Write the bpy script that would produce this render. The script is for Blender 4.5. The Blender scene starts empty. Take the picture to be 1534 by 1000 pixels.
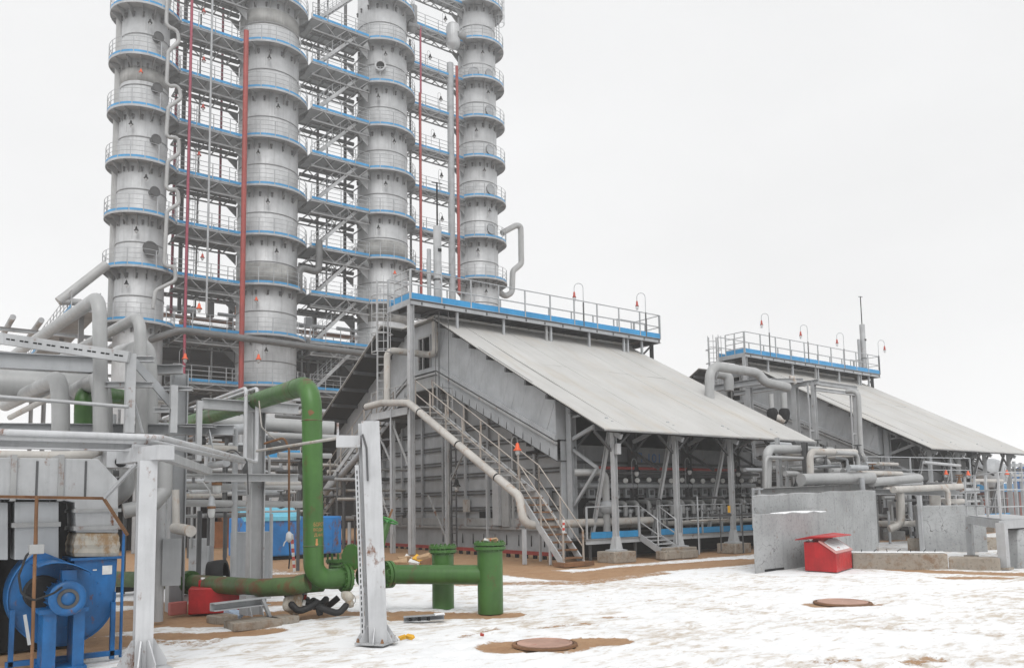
import bpy, math, random
from mathutils import Vector, Matrix, noise as mnoise
random.seed(7)
SC = bpy.context.scene
COL = SC.collection
R = math.radians

# ------------------------------------------------------------------ camera, sky, sun, exposure
FPX, PPX, PPY, EYE = 1202.0, 767.0, 642.0, 1.8
YAW = math.atan2(0.605, 0.796)
CAMROT = Matrix.Rotation(-YAW, 3, 'Z') @ Matrix.Rotation(math.pi/2 + R(5.33), 3, 'X') @ Matrix.Rotation(-R(0.95), 3, 'Z')
cd = bpy.data.cameras.new('camera')
cam = bpy.data.objects.new('camera', cd); COL.objects.link(cam)
cam.matrix_world = Matrix.Translation((0, 0, EYE)) @ CAMROT.to_4x4()
cd.sensor_width = 36.0
cd.lens = 36.0*FPX/1534.0
cd.shift_y = (PPY - 500.0)/1534.0
cd.clip_start = 0.1; cd.clip_end = 3000.0
SC.camera = cam

SUN_EL, SUN_AZ = R(48), R(215)
world = bpy.data.worlds.new('World'); SC.world = world; world.use_nodes = True
wn, wl = world.node_tree.nodes, world.node_tree.links
wn.clear()
w_out = wn.new('ShaderNodeOutputWorld'); w_bg = wn.new('ShaderNodeBackground')
w_sky = wn.new('ShaderNodeTexSky'); w_sky.sky_type = 'NISHITA'; w_sky.sun_disc = False
w_sky.sun_elevation = SUN_EL; w_sky.sun_rotation = SUN_AZ
w_sky.dust_density = 4.0; w_sky.air_density = 1.0
w_hsv = wn.new('ShaderNodeHueSaturation'); w_hsv.inputs['Saturation'].default_value = 0.12
w_mix = wn.new('ShaderNodeMixRGB'); w_mix.inputs['Fac'].default_value = 0.93
w_mix.inputs['Color2'].default_value = (8.84, 8.9, 8.97, 1)      # the even white of a low overcast
w_bg.inputs['Strength'].default_value = 0.1
wl.new(w_sky.outputs['Color'], w_hsv.inputs['Color']); wl.new(w_hsv.outputs['Color'], w_mix.inputs['Color1'])
w_geo = wn.new('ShaderNodeTexCoord'); w_map = wn.new('ShaderNodeMapping'); w_map.inputs['Scale'].default_value = (1.0, 1.0, 2.5)
w_noi = wn.new('ShaderNodeTexNoise'); w_noi.inputs['Scale'].default_value = 1.6; w_noi.inputs['Detail'].default_value = 4
w_rng = wn.new('ShaderNodeMapRange'); w_rng.inputs['From Min'].default_value = 0.3; w_rng.inputs['From Max'].default_value = 0.7
w_rng.inputs['To Min'].default_value = 0.95; w_rng.inputs['To Max'].default_value = 1.05
w_mul = wn.new('ShaderNodeMixRGB'); w_mul.blend_type = 'MULTIPLY'; w_mul.inputs['Fac'].default_value = 1.0
wl.new(w_geo.outputs['Generated'], w_map.inputs['Vector']); wl.new(w_map.outputs[0], w_noi.inputs['Vector'])
wl.new(w_noi.outputs['Fac'], w_rng.inputs['Value']); wl.new(w_mix.outputs['Color'], w_mul.inputs['Color1']); wl.new(w_rng.outputs[0], w_mul.inputs['Color2'])
wl.new(w_mul.outputs['Color'], w_bg.inputs['Color']); wl.new(w_bg.outputs['Background'], w_out.inputs['Surface'])

sd = bpy.data.lights.new('sun', 'SUN'); sd.energy = 1.5; sd.angle = R(35); sd.color = (1.0, 0.985, 0.965)
sun = bpy.data.objects.new('sun', sd); COL.objects.link(sun)
sun.rotation_euler = (math.pi/2 - SUN_EL, 0, math.pi - SUN_AZ)

SC.view_settings.view_transform = 'Standard'; SC.view_settings.look = 'None'
SC.view_settings.exposure = 0.10; SC.view_settings.gamma = 1.0
SC.view_settings.use_curve_mapping = False
SC.cycles.max_bounces = 8; SC.cycles.diffuse_bounces = 1; SC.cycles.volume_bounces = 3

# ------------------------------------------------------------------ measuring helpers: where a line of sight meets a plane of the plant
OCAM = Vector((0, 0, EYE))
def ray(x, y): return CAMROT @ Vector(((x-PPX)/FPX, -(y-PPY)/FPX, -1.0))
def onp(x, y, ax, v):
    d = ray(x, y); return OCAM + d*((v-OCAM[ax])/d[ax])
def gp(x, y): return onp(x, y, 2, 0.0)
def pX(x, y, v): return onp(x, y, 0, v)
def pY(x, y, v): return onp(x, y, 1, v)
def pd(x, y, d): return OCAM + ray(x, y)*d
V = Vector
ZUP = V((0, 0, 1))

# ------------------------------------------------------------------ mesh builder
def frame(d, up=ZUP):
    d = d.normalized()
    if abs(d.dot(up)) > 0.999: up = V((1, 0, 0))
    s = d.cross(up).normalized(); u = s.cross(d).normalized()
    return d, s, u

class MB:
    def __init__(s): s.v = []; s.f = []; s.sm = []
    def add(s, vs, fs, smooth=False):
        o = len(s.v); s.v += [V(p) for p in vs]
        for f in fs: s.f.append([o+i for i in f]); s.sm.append(smooth)
        return s
    def box(s, x0, x1, y0, y1, z0, z1):
        return s.add([(x0,y0,z0),(x1,y0,z0),(x1,y1,z0),(x0,y1,z0),(x0,y0,z1),(x1,y0,z1),(x1,y1,z1),(x0,y1,z1)],
                     [(0,3,2,1),(4,5,6,7),(0,1,5,4),(1,2,6,5),(2,3,7,6),(3,0,4,7)])
    def cbox(s, c, sx, sy, sz, rz=0):
        c = V(c); Rm = Matrix.Rotation(rz, 3, 'Z'); vs = []
        for z in (-sz/2, sz/2):
            for x, y in ((-sx/2,-sy/2),(sx/2,-sy/2),(sx/2,sy/2),(-sx/2,sy/2)): vs.append(c + Rm @ V((x,y,z)))
        return s.add(vs, [(0,3,2,1),(4,5,6,7),(0,1,5,4),(1,2,6,5),(2,3,7,6),(3,0,4,7)])
    def section(s, p0, p1, poly, up=ZUP, smooth=False, caps=True):
        p0, p1 = V(p0), V(p1); d, sd_, u = frame(p1-p0, up); n = len(poly)
        vs = [p0 + sd_*a + u*b for a, b in poly] + [p1 + sd_*a + u*b for a, b in poly]
        fs = [(i, (i+1) % n, n+(i+1) % n, n+i) for i in range(n)]
        s.add(vs, fs, smooth)
        if caps: s.add(vs, [tuple(reversed(range(n))), tuple(range(n, 2*n))])
        return s
    def bar(s, p0, p1, w, h, up=ZUP):
        return s.section(p0, p1, [(-w/2,-h/2),(w/2,-h/2),(w/2,h/2),(-w/2,h/2)], up)
    def ibeam(s, p0, p1, w, h, t=0.02, up=ZUP):
        a, b, c = w/2, h/2, t/2
        return s.section(p0, p1, [(-a,-b),(a,-b),(a,-b+t),(c,-b+t),(c,b-t),(a,b-t),(a,b),(-a,b),(-a,b-t),(-c,b-t),(-c,-b+t),(-a,-b+t)], up)
    def channel(s, p0, p1, w, h, t=0.015, up=ZUP):
        a, b = w/2, h/2
        return s.section(p0, p1, [(-a,-b),(a,-b),(a,-b+t),(-a+t,-b+t),(-a+t,b-t),(a,b-t),(a,b),(-a,b)], up)
    def angle(s, p0, p1, w, t=0.008, up=ZUP):
        return s.section(p0, p1, [(0,0),(w,0),(w,t),(t,t),(t,w),(0,w)], up)
    def cyl(s, p0, p1, r, r2=None, n=12, caps=True):
        r2 = r if r2 is None else r2
        p0, p1 = V(p0), V(p1); d, a, b = frame(p1-p0)
        cs = [(math.cos(2*math.pi*i/n), math.sin(2*math.pi*i/n)) for i in range(n)]
        vs = [p0 + (a*c+b*q)*r for c, q in cs] + [p1 + (a*c+b*q)*r2 for c, q in cs]
        s.add(vs, [(i, (i+1) % n, n+(i+1) % n, n+i) for i in range(n)], True)
        if caps: s.add(vs, [tuple(reversed(range(n))), tuple(range(n, 2*n))])
        return s
    def tube(s, pts, r, n=12, bend=None, seg=6, caps=True, closed=False):
        pts = [V(p) for p in pts]
        path = []
        if bend and len(pts) > 2:
            path.append(pts[0])
            for i in range(1, len(pts)-1):
                a, p, c = pts[i-1], pts[i], pts[i+1]
                da, dc = (a-p), (c-p)
                ang = da.angle(dc)
                if ang > 3.1: path.append(p); continue
                t = min(bend/math.tan(ang/2), da.length*0.49, dc.length*0.49)
                q0, q1 = p+da.normalized()*t, p+dc.normalized()*t
                rad = t*math.tan(ang/2)
                ctr = p + ((da.normalized()+dc.normalized()).normalized())*(rad/math.sin(ang/2))
                v0, v1 = q0-ctr, q1-ctr
                tot = v0.angle(v1); ax = v0.cross(v1).normalized()
                for k in range(seg+1): path.append(ctr + Matrix.Rotation(tot*k/seg, 3, ax) @ v0)
            path.append(pts[-1])
        else: path = pts
        m = len(path); tang = []
        for i in range(m):
            if closed: t = path[(i+1) % m]-path[(i-1) % m]
            else: t = path[min(i+1, m-1)]-path[max(i-1, 0)]
            tang.append(t.normalized())
        d, a, b = frame(tang[0]); rings = []
        for i in range(m):
            if i:
                q = tang[i-1].rotation_difference(tang[i]); a = q @ a; b = q @ b
            rr = r[i] if isinstance(r, (list, tuple)) else r
            rings.append([path[i] + (a*math.cos(2*math.pi*k/n)+b*math.sin(2*math.pi*k/n))*rr for k in range(n)])
        vs = [p for rg in rings for p in rg]; fs = []
        for i in range(m if closed else m-1):
            j = (i+1) % m
            fs += [(i*n+k, i*n+(k+1) % n, j*n+(k+1) % n, j*n+k) for k in range(n)]
        s.add(vs, fs, True)
        if caps and not closed: s.add(rings[0]+rings[-1], [tuple(reversed(range(n))), tuple(range(n, 2*n))])
        return s
    def lathe(s, prof, c, n=24, axis=ZUP, a0=0.0, a1=2*math.pi, smooth=True):
        c = V(c); d, a, b = frame(V(axis))
        if abs(d.z) > 0.999: a, b = V((1,0,0)), V((0,1,0))
        full = abs(a1-a0-2*math.pi) < 1e-6
        k = n if full else n+1; vs = []
        for r, z in prof:
            for i in range(k):
                t = a0+(a1-a0)*i/n
                vs.append(c + d*z + (a*math.cos(t)+b*math.sin(t))*r)
        fs = []
        for j in range(len(prof)-1):
            for i in range(n):
                i2 = (i+1) % k
                fs.append((j*k+i, j*k+i2, (j+1)*k+i2, (j+1)*k+i))
        return s.add(vs, fs, smooth)
    def prism(s, poly, ext):
        poly = [V(p) for p in poly]; ext = V(ext); n = len(poly)
        vs = poly + [p+ext for p in poly]
        return s.add(vs, [tuple(reversed(range(n))), tuple(range(n, 2*n))] + [(i, (i+1) % n, n+(i+1) % n, n+i) for i in range(n)])
    def mesh(s, name, mat, off=V((0,0,0))):
        me = bpy.data.meshes.new(name)
        me.from_pydata([tuple(p-off) for p in s.v], [], s.f)
        me.polygons.foreach_set('use_smooth', s.sm)
        if mat: me.materials.append(mat)
        me.update(); fixn(me)
        return me
    def build(s, name, mat, parent=None, bevel=0):
        off = V((0,0,0)); p = parent
        while p is not None:
            off += V(p.location); p = p.parent
        loc = V((0,0,0))
        if parent is None:
            xs = [q.x for q in s.v]; ys = [q.y for q in s.v]; zs = [q.z for q in s.v]
            loc = V(((min(xs)+max(xs))/2, (min(ys)+max(ys))/2, min(zs))); off = loc
        o = bpy.data.objects.new(name, s.mesh(name, mat, off)); COL.objects.link(o)
        o.location = loc
        if parent: o.parent = parent
        if bevel:
            b = o.modifiers.new('bevel', 'BEVEL'); b.width = bevel; b.segments = 2; b.limit_method = 'ANGLE'
        return o
import bmesh
def fixn(me):
    bm = bmesh.new(); bm.from_mesh(me)
    bmesh.ops.recalc_face_normals(bm, faces=bm.faces[:])
    bm.to_mesh(me); bm.free()

def inst(name, me, parent, loc, rot=None):
    """one more piece that shares its mesh; loc is in plant coordinates"""
    off = V((0,0,0)); p = parent
    while p is not None: off += V(p.location); p = p.parent
    o = bpy.data.objects.new(name, me); COL.objects.link(o); o.parent = parent
    o.location = V(loc)-off
    if rot: o.rotation_euler = rot
    return o

def tag(o, label, cat, group=None):
    o['label'] = label; o['category'] = cat; o['kind'] = 'thing'
    if group: o['group'] = group
    return o
def thing(name, label, cat, loc, group=None):
    o = bpy.data.objects.new(name, None); COL.objects.link(o); o.location = loc
    o.empty_display_size = 0.2
    return tag(o, label, cat, group)
def struct(o, kind='structure'): o['kind'] = kind; return o
def copy_tree(o, parent=None, swap=None):
    c = o.copy(); COL.objects.link(c)
    if swap and c.type == 'MESH' and c.data.name in swap: c.data = swap[c.data.name]
    if parent: c.parent = parent
    for ch in KIDS.get(o.name, []): copy_tree(ch, c, swap)
    return c
KIDS = {}
def index_kids():
    KIDS.clear()
    for o in bpy.data.objects:
        if o.parent: KIDS.setdefault(o.parent.name, []).append(o)
def dup(o, delta, label=None):
    c = copy_tree(o); c.location = V(o.location)+V(delta)
    if label: c['label'] = label
    return c

# ------------------------------------------------------------------ procedural materials
def newmat(name):
    m = bpy.data.materials.new(name); m.use_nodes = True
    nt = m.node_tree; nt.nodes.clear()
    o = nt.nodes.new('ShaderNodeOutputMaterial'); b = nt.nodes.new('ShaderNodeBsdfPrincipled')
    nt.links.new(b.outputs[0], o.inputs[0])
    return m, nt, b
def nnoise(nt, vec, scale, detail=5, rough=0.6):
    n = nt.nodes.new('ShaderNodeTexNoise'); n.inputs['Scale'].default_value = scale
    n.inputs['Detail'].default_value = detail; n.inputs['Roughness'].default_value = rough
    nt.links.new(vec, n.inputs['Vector']); return n.outputs['Fac']
def nramp(nt, fac, a, b, ca=0.0, cb=1.0):
    m = nt.nodes.new('ShaderNodeMapRange'); m.inputs['From Min'].default_value = a; m.inputs['From Max'].default_value = b
    m.inputs['To Min'].default_value = ca; m.inputs['To Max'].default_value = cb
    nt.links.new(fac, m.inputs['Value']); return m.outputs[0]
def nmix(nt, fac, c1, c2, mode='MIX'):
    m = nt.nodes.new('ShaderNodeMixRGB'); m.blend_type = mode
    for sock, c in ((m.inputs['Fac'], fac), (m.inputs['Color1'], c1), (m.inputs['Color2'], c2)):
        if isinstance(c, (int, float)): sock.default_value = c
        elif isinstance(c, tuple): sock.default_value = (*c, 1) if len(c) == 3 else c
        else: nt.links.new(c, sock)
    return m.outputs[0]
def nmath(nt, op, a, b):
    m = nt.nodes.new('ShaderNodeMath'); m.operation = op
    for sock, c in ((m.inputs[0], a), (m.inputs[1], b)):
        if isinstance(c, (int, float)): sock.default_value = c
        else: nt.links.new(c, sock)
    return m.outputs[0]
def ncoord(nt, scale=(1,1,1), rot=(0,0,0)):
    g = nt.nodes.new('ShaderNodeNewGeometry')       # world position: repeats get their own dirt
    mp = nt.nodes.new('ShaderNodeMapping'); mp.inputs['Scale'].default_value = scale; mp.inputs['Rotation'].default_value = rot
    nt.links.new(g.outputs['Position'], mp.inputs['Vector']); return mp.outputs[0]
def nbump(nt, b, h, strength=0.3, dist=0.02):
    n = nt.nodes.new('ShaderNodeBump'); n.inputs['Strength'].default_value = strength; n.inputs['Distance'].default_value = dist
    nt.links.new(h, n.inputs['Height']); nt.links.new(n.outputs[0], b.inputs['Normal'])
def paint(name, c, rough=0.5, vary=0.22, rust=0.0, streak=0.35, scale=1.0, metal=0.0, rustcol=(0.16,0.06,0.022), bump=0.12):
    m, nt, b = newmat(name)
    v = ncoord(nt); vs = ncoord(nt, (4, 4, 0.35))
    n1 = nnoise(nt, v, 1.3*scale, 6); n2 = nnoise(nt, vs, 2.2*scale, 5); n3 = nnoise(nt, v, 9*scale, 6, 0.7)
    d = tuple(x*(1-vary*1.6) for x in c); e = tuple(min(1, x*(1+vary*0.7)) for x in c)
    col = nmix(nt, nramp(nt, n1, 0.3, 0.7), d, e)
    col = nmix(nt, nramp(nt, n2, 0.5, 0.75, 0, streak), col, tuple(x*0.55 for x in c))
    col = nmix(nt, nramp(nt, n3, 0.6, 0.75, 0, 0.35), col, tuple(x*0.6 for x in c))
    if rust > 0:
        n4 = nnoise(nt, ncoord(nt, (1, 1, 0.6)), 3.1*scale, 8, 0.72)
        col = nmix(nt, nramp(nt, n4, 0.74-0.3*rust, 0.80-0.22*rust), col, rustcol)
    nt.links.new(col, b.inputs['Base Color'])
    nt.links.new(nramp(nt, n3, 0.3, 0.7, max(0, rough-0.12), min(1, rough+0.15)), b.inputs['Roughness'])
    b.inputs['Metallic'].default_value = metal
    nbump(nt, b, n3, bump, 0.01)
    return m
def flat(name, c, rough=0.6, emit=0):
    m, nt, b = newmat(name)
    n = nnoise(nt, ncoord(nt), 14, 3)
    nt.links.new(nmix(nt, nramp(nt, n, 0.3, 0.7), tuple(x*0.8 for x in c), tuple(min(1, x*1.1) for x in c)), b.inputs['Base Color'])
    b.inputs['Roughness'].default_value = rough
    return m

G   = paint('grey_paint', (0.39,0.405,0.42), 0.5, 0.14, 0.22)
GR  = paint('grey_paint_rusting', (0.36,0.365,0.365), 0.55, 0.16, 0.55)
GD  = paint('dark_grey_steel', (0.085,0.087,0.09), 0.55, 0.2, 0.25)
GL  = paint('pale_grey_paint', (0.44,0.45,0.46), 0.45, 0.12, 0.42, 0.35, 1.5)
WH  = paint('white_paint', (0.53,0.54,0.555), 0.42, 0.10, 0.50, 0.35, 1.6)
GDT = paint('hazed_steelwork', (0.25,0.255,0.26), 0.55, 0.2, 0.15)  # steel grey lightened to put the fog's paling into the colour
LAG = paint('pipe_cladding', (0.37,0.375,0.375), 0.42, 0.10, 0.16, 0.25)
LAGR= paint('pipe_cladding_rust_stained', (0.48,0.46,0.43), 0.5, 0.14, 0.6, 0.3, rustcol=(0.33,0.21,0.13))
TOW = paint('hazed_cladding', (0.50,0.51,0.52), 0.5, 0.16, 0.25, 0.6, 0.55, 0.15, rustcol=(0.20,0.15,0.11))  # cladding grey raised so part of the fog's fade is painted in
TOWD= paint('stained_cladding', (0.33,0.33,0.32), 0.6, 0.3, 0.35, 0.8, 0.8, rustcol=(0.17,0.12,0.08))
LINE= flat('roof_shade_black', (0.030,0.029,0.028), 0.9)  # near-black that paints the shade under the roof slopes
BLUE= paint('blue_toe_board_paint', (0.030,0.275,0.56), 0.5, 0.15, 0.12)
FANB= paint('fan_blue_paint', (0.006,0.13,0.37), 0.38, 0.3, 0.52, 0.5, 1.8)
BOXB= paint('container_blue_paint', (0.02,0.22,0.60), 0.45, 0.25, 0.66, 0.4, 0.7)
GRN = paint('green_pipe_paint', (0.052,0.150,0.026), 0.42, 0.22, 0.58, 0.5, rustcol=(0.11,0.045,0.02))
GRNR= paint('rusting_green_paint', (0.075,0.135,0.042), 0.5, 0.3, 0.86, 0.5, 0.8, rustcol=(0.14,0.05,0.02))
GRNB= paint('bright_green_paint', (0.05,0.27,0.05), 0.4, 0.15, 0.1)
REDP= paint('red_pipe_paint', (0.32,0.045,0.035), 0.5, 0.14, 0.1)
PINK= paint('crimson_pipe_paint', (0.34,0.05,0.09), 0.5, 0.14, 0.1)
REDB= paint('red_bin_paint', (0.52,0.014,0.018), 0.42, 0.22, 0.40, 0.4, 1.5)
RUST= paint('rusty_steel', (0.22,0.11,0.05), 0.8, 0.35, 0.5)
BRWN= paint('brown_steel', (0.30,0.12,0.045), 0.7, 0.3, 0.3)
BLK = flat('black_rubber', (0.015,0.015,0.016), 0.7)
VOID= flat('near_black_steel_and_shade', (0.010,0.010,0.011), 0.95)  # for black steel parts, and for added sheets that stand for shade
ORNG= flat('orange_lamp_paint', (0.75,0.10,0.02), 0.5)
REDL= flat('red_lamp_paint', (0.42,0.05,0.03), 0.5)
YEL = flat('yellow_plastic', (0.75,0.40,0.02), 0.5)
CARD= flat('cardboard', (0.42,0.28,0.16), 0.85)
PAPR= flat('dirty_white_plastic', (0.7,0.7,0.68), 0.6)
SNOWP = flat('snow_crust', (0.86,0.87,0.88), 0.7)
CANV= paint('stained_canvas', (0.50,0.47,0.41), 0.85, 0.25, 0.9, 0.3, 2.0, rustcol=(0.30,0.20,0.11))
DARKP = paint('dark_pipe_cladding', (0.14,0.143,0.145), 0.5, 0.18, 0.12)
DIAL= flat('white_enamel', (0.8,0.8,0.78), 0.3)
INK = flat('blue_lettering', (0.04,0.12,0.32), 0.6)
INKO= flat('faded_orange_lettering', (0.52,0.24,0.09), 0.7)
TAPW= flat('tape_white', (0.75,0.74,0.72), 0.6)
TAPR= flat('tape_red', (0.55,0.05,0.03), 0.6)

def glassmat():
    m, nt, b = newmat('frosted_glass'); b.inputs['Base Color'].default_value = (0.85,0.86,0.86,1)
    b.inputs['Transmission Weight'].default_value = 0.6; b.inputs['Roughness'].default_value = 0.3; return m
GLASS = glassmat()

def concretemat(name, c, rustiness=0.2):
    m, nt, b = newmat(name); v = ncoord(nt)
    n1 = nnoise(nt, v, 0.9, 8, 0.65); n2 = nnoise(nt, v, 14, 6, 0.7); n3 = nnoise(nt, ncoord(nt, (5,5,0.5)), 1.5, 5); n5 = nnoise(nt, v, 3.2, 9, 0.75)
    col = nmix(nt, nramp(nt, n1, 0.3, 0.7), tuple(x*0.72 for x in c), tuple(x*1.15 for x in c))
    col = nmix(nt, nramp(nt, n3, 0.52, 0.70, 0, 0.35), col, tuple(x*0.5 for x in c))
    col = nmix(nt, nramp(nt, n2, 0.54, 0.70, 0, 0.7), col, tuple(x*0.35 for x in c))
    col = nmix(nt, nramp(nt, n5, 0.66-0.16*rustiness, 0.74-0.12*rustiness, 0, 0.75), col, (0.20,0.115,0.06))
    vo = nt.nodes.new('ShaderNodeTexVoronoi'); vo.feature = 'DISTANCE_TO_EDGE'; vo.inputs['Scale'].default_value = 0.55
    wv = nt.nodes.new('ShaderNodeVectorMath'); wv.operation = 'ADD'
    nn = nt.nodes.new('ShaderNodeTexNoise'); nn.inputs['Scale'].default_value = 2.5; nt.links.new(v, nn.inputs['Vector'])
    nt.links.new(v, wv.inputs[0]); nt.links.new(nn.outputs['Color'], wv.inputs[1]); nt.links.new(wv.outputs[0], vo.inputs['Vector'])
    crack = nramp(nt, vo.outputs['Distance'], 0.0, 0.007, 1, 0)
    crack = nmath(nt, 'MULTIPLY', crack, nramp(nt, n1, 0.50, 0.60))
    col = nmix(nt, crack, col, (0.05,0.045,0.04))
    nt.links.new(col, b.inputs['Base Color']); b.inputs['Roughness'].default_value = 0.9
    nbump(nt, b, nmath(nt, 'ADD', n2, n5), 0.5, 0.02); return m
CONC = concretemat('weathered_concrete', (0.38,0.39,0.395), 0.35)
CONB = concretemat('soiled_concrete', (0.34,0.30,0.25), 0.9)

def roofmat():
    m, nt, b = newmat('galvanised_roof_sheet'); v = ncoord(nt)
    n1 = nnoise(nt, v, 0.5, 6); n2 = nnoise(nt, ncoord(nt, (2.6, 0.28, 0.28)), 1.0, 8, 0.7); n3 = nnoise(nt, v, 11, 6, 0.7)
    n4 = nnoise(nt, ncoord(nt, (1.1, 0.30, 0.30)), 0.9, 7, 0.7)
    col = nmix(nt, nramp(nt, n1, 0.3, 0.7), (0.46,0.455,0.44), (0.54,0.535,0.52))
    col = nmix(nt, nramp(nt, n2, 0.5, 0.72, 0, 0.55), col, (0.38,0.37,0.345))
    col = nmix(nt, nramp(nt, n4, 0.50, 0.72, 0, 0.5), col, (0.44,0.375,0.29))
    col = nmix(nt, nramp(nt, n3, 0.6, 0.75, 0, 0.35), col, (0.64,0.645,0.645))
    nt.links.new(col, b.inputs['Base Color']); b.inputs['Roughness'].default_value = 0.62; b.inputs['Metallic'].default_value = 0.1
    nbump(nt, b, n3, 0.15, 0.01); return m
ROOF = roofmat()

def groundmat():
    m, nt, b = newmat('snow_over_soil'); v = ncoord(nt)
    at = nt.nodes.new('ShaderNodeAttribute'); at.attribute_name = 'soil'
    s = at.outputs['Fac']
    n1 = nnoise(nt, v, 1.6, 8, 0.7); n2 = nnoise(nt, v, 7, 8, 0.75); n3 = nnoise(nt, v, 38, 5, 0.7)
    n5 = nnoise(nt, ncoord(nt, (1, 2.2, 1), (0, 0, R(20))), 2.4, 9, 0.72)
    soil = nmix(nt, nramp(nt, n2, 0.3, 0.7), (0.27,0.14,0.065), (0.46,0.28,0.15))
    soil = nmix(nt, nramp(nt, n1, 0.4, 0.65), soil, (0.40,0.25,0.14))
    soil = nmix(nt, nramp(nt, n3, 0.55, 0.7, 0, 0.6), soil, (0.10,0.06,0.035))
    snow = nmix(nt, nramp(nt, n1, 0.3, 0.7), (0.84,0.85,0.86), (0.93,0.935,0.94))
    nbig = nnoise(nt, v, 0.42, 4, 0.6)
    thin = nmath(nt, 'ADD', n5, nmath(nt, 'MULTIPLY', nmath(nt, 'SUBTRACT', nbig, 0.5), 0.55))
    snow = nmix(nt, nramp(nt, thin, 0.50, 0.66, 0, 0.85), snow, (0.50,0.415,0.32))   # thin, trodden patches
    n6 = nnoise(nt, ncoord(nt, (1.0, 3.0, 1), (0,0,R(-15))), 5.0, 6, 0.7)
    snow = nmix(nt, nramp(nt, n6, 0.60, 0.70, 0, 0.6), snow, (0.50,0.46,0.41))
    snow = nmix(nt, nramp(nt, n3, 0.60, 0.70, 0, 0.45), snow, (0.42,0.37,0.31))    # grit
    mask = nmath(nt, 'ADD', s, nmath(nt, 'MULTIPLY', nmath(nt, 'SUBTRACT', n2, 0.5), 1.5))
    mask = nmath(nt, 'ADD', mask, nmath(nt, 'MULTIPLY', nmath(nt, 'SUBTRACT', n3, 0.5), 0.6))
    fac = nramp(nt, mask, 0.42, 0.60)
    nt.links.new(nmix(nt, fac, snow, soil), b.inputs['Base Color']); b.inputs['Roughness'].default_value = 0.8
    h = nmath(nt, 'ADD', n2, nmath(nt, 'MULTIPLY', n3, 0.4))
    h = nmath(nt, 'SUBTRACT', h, nmath(nt, 'MULTIPLY', fac, 0.8))
    nbump(nt, b, h, 0.45, 0.05); return m
GROUND = groundmat()

# ================================================================== GROUND
def smooth(a, b, x):
    t = max(0.0, min(1.0, (x-a)/(b-a))); return t*t*(3-2*t)
def seg_dist(p, a, b):
    ax, ay = a; bx, by = b; dx, dy = bx-ax, by-ay; L = dx*dx+dy*dy
    t = 0 if L == 0 else max(0, min(1, ((p[0]-ax)*dx+(p[1]-ay)*dy)/L))
    return math.hypot(p[0]-ax-t*dx, p[1]-ay-t*dy)
# bare-soil areas as strokes on the ground: (x, y) points, half width, strength
def gxy(*pts): return [(gp(x, y).x, gp(x, y).y) for x, y in pts]
SOIL = []
def stroke(pts, w, s=1.0):
    for a, b in zip(pts, pts[1:] if len(pts) > 1 else pts): SOIL.append((a, b, w, s))
stroke(gxy((20,985),(130,962)), 0.75); stroke(gxy((150,940),(250,925),(360,921),(470,915)), 0.55)
stroke(gxy((0,960),(240,915)), 1.0); stroke(gxy((200,925),(300,930),(390,928),(470,918)), 0.42); stroke(gxy((190,900),(300,905),(440,900)), 0.35, 0.8); stroke(gxy((400,862),(480,860)), 0.8, 0.9)
stroke(gxy((470,915),(600,916),(690,917)), 0.30, 1.0); stroke(gxy((600,922),(762,918)), 0.27)
stroke(gxy((580,858),(720,846),(860,846)), 0.9); stroke(gxy((740,850),(860,862),(960,850),(1130,838)), 0.9)
stroke(gxy((700,872),(870,870),(980,856)), 0.5, 0.62)
stroke([(14.5,18.5),(30,18.2)], 1.4); stroke([(14,24),(50,24)], 5.5); stroke([(8,33),(60,33)], 9); stroke([(0,60),(90,60)], 26)
stroke([(33,18.5),(52,18.5)], 1.2)
stroke(gxy((1285,846),(1400,854),(1534,858)), 0.42, 0.9)
stroke(gxy((790,962),(850,960),(905,956)), 0.24, 1.1); stroke(gxy((1225,903),(1300,902)), 0.26, 0.8)
stroke(gxy((800,937),(880,930)), 0.14, 0.5); stroke(gxy((690,950),(745,937)), 0.10, 0.5)
stroke(gxy((1230,985),(1270,983)), 0.16, 0.55); stroke(gxy((1360,986),(1400,982)), 0.18, 0.6); stroke(gxy((905,922),(935,920)), 0.12, 0.5)
stroke(gxy((1420,863),(1500,863)), 0.27, 1.0); stroke(gxy((1140,862),(1180,861)), 0.12, 0.5)
stroke(gxy((700,884),(830,886),(960,896),(1080,912),(1200,926),(1330,936),(1534,948)), 0.24, 0.34)
stroke(gxy((760,878),(900,884),(1020,894),(1150,907),(1300,918),(1534,930)), 0.22, 0.33)
stroke(gxy((980,868),(1150,880),(1340,898),(1534,905)), 0.26, 0.32)
stroke(gxy((1090,880),(1180,878),(1290,872)), 0.2, 0.3)
stroke(gxy((225,950),(300,949),(400,941)), 0.30, 1.0); stroke(gxy((860,958),(915,957)), 0.30, 1.0); stroke(gxy((760,965),(840,964)), 0.42, 0.9); stroke(gxy((240,958),(300,962),(330,950)), 0.2, 0.5)
def soil_at(x, y):
    m = 0.0
    for a, b, w, s in SOIL:
        if x < min(a[0],b[0])-w*1.6 or x > max(a[0],b[0])+w*1.6 or y < min(a[1],b[1])-w*1.6 or y > max(a[1],b[1])+w*1.6: continue
        d = seg_dist((x, y), a, b)
        m = max(m, s*(1-smooth(w*0.55, w*1.5, d)))
    return m
def frange(a, b, st):
    n = max(1, round((b-a)/st)); return [a+(b-a)*i/n for i in range(n)]
gxs = frange(-900,-60,120)+frange(-60,-6,6)+frange(-6,1,0.5)+frange(1,16,0.075)+frange(16,34,0.2)+frange(34,60,1)+frange(60,120,6)+frange(120,1500,150)+[1500]
gys = frange(-300,-20,70)+frange(-20,4,2)+frange(4,14,0.075)+frange(14,24,0.2)+frange(24,60,1.5)+frange(60,140,8)+frange(140,1500,150)+[1500]
steps = []
rs = random.Random(3)
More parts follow.
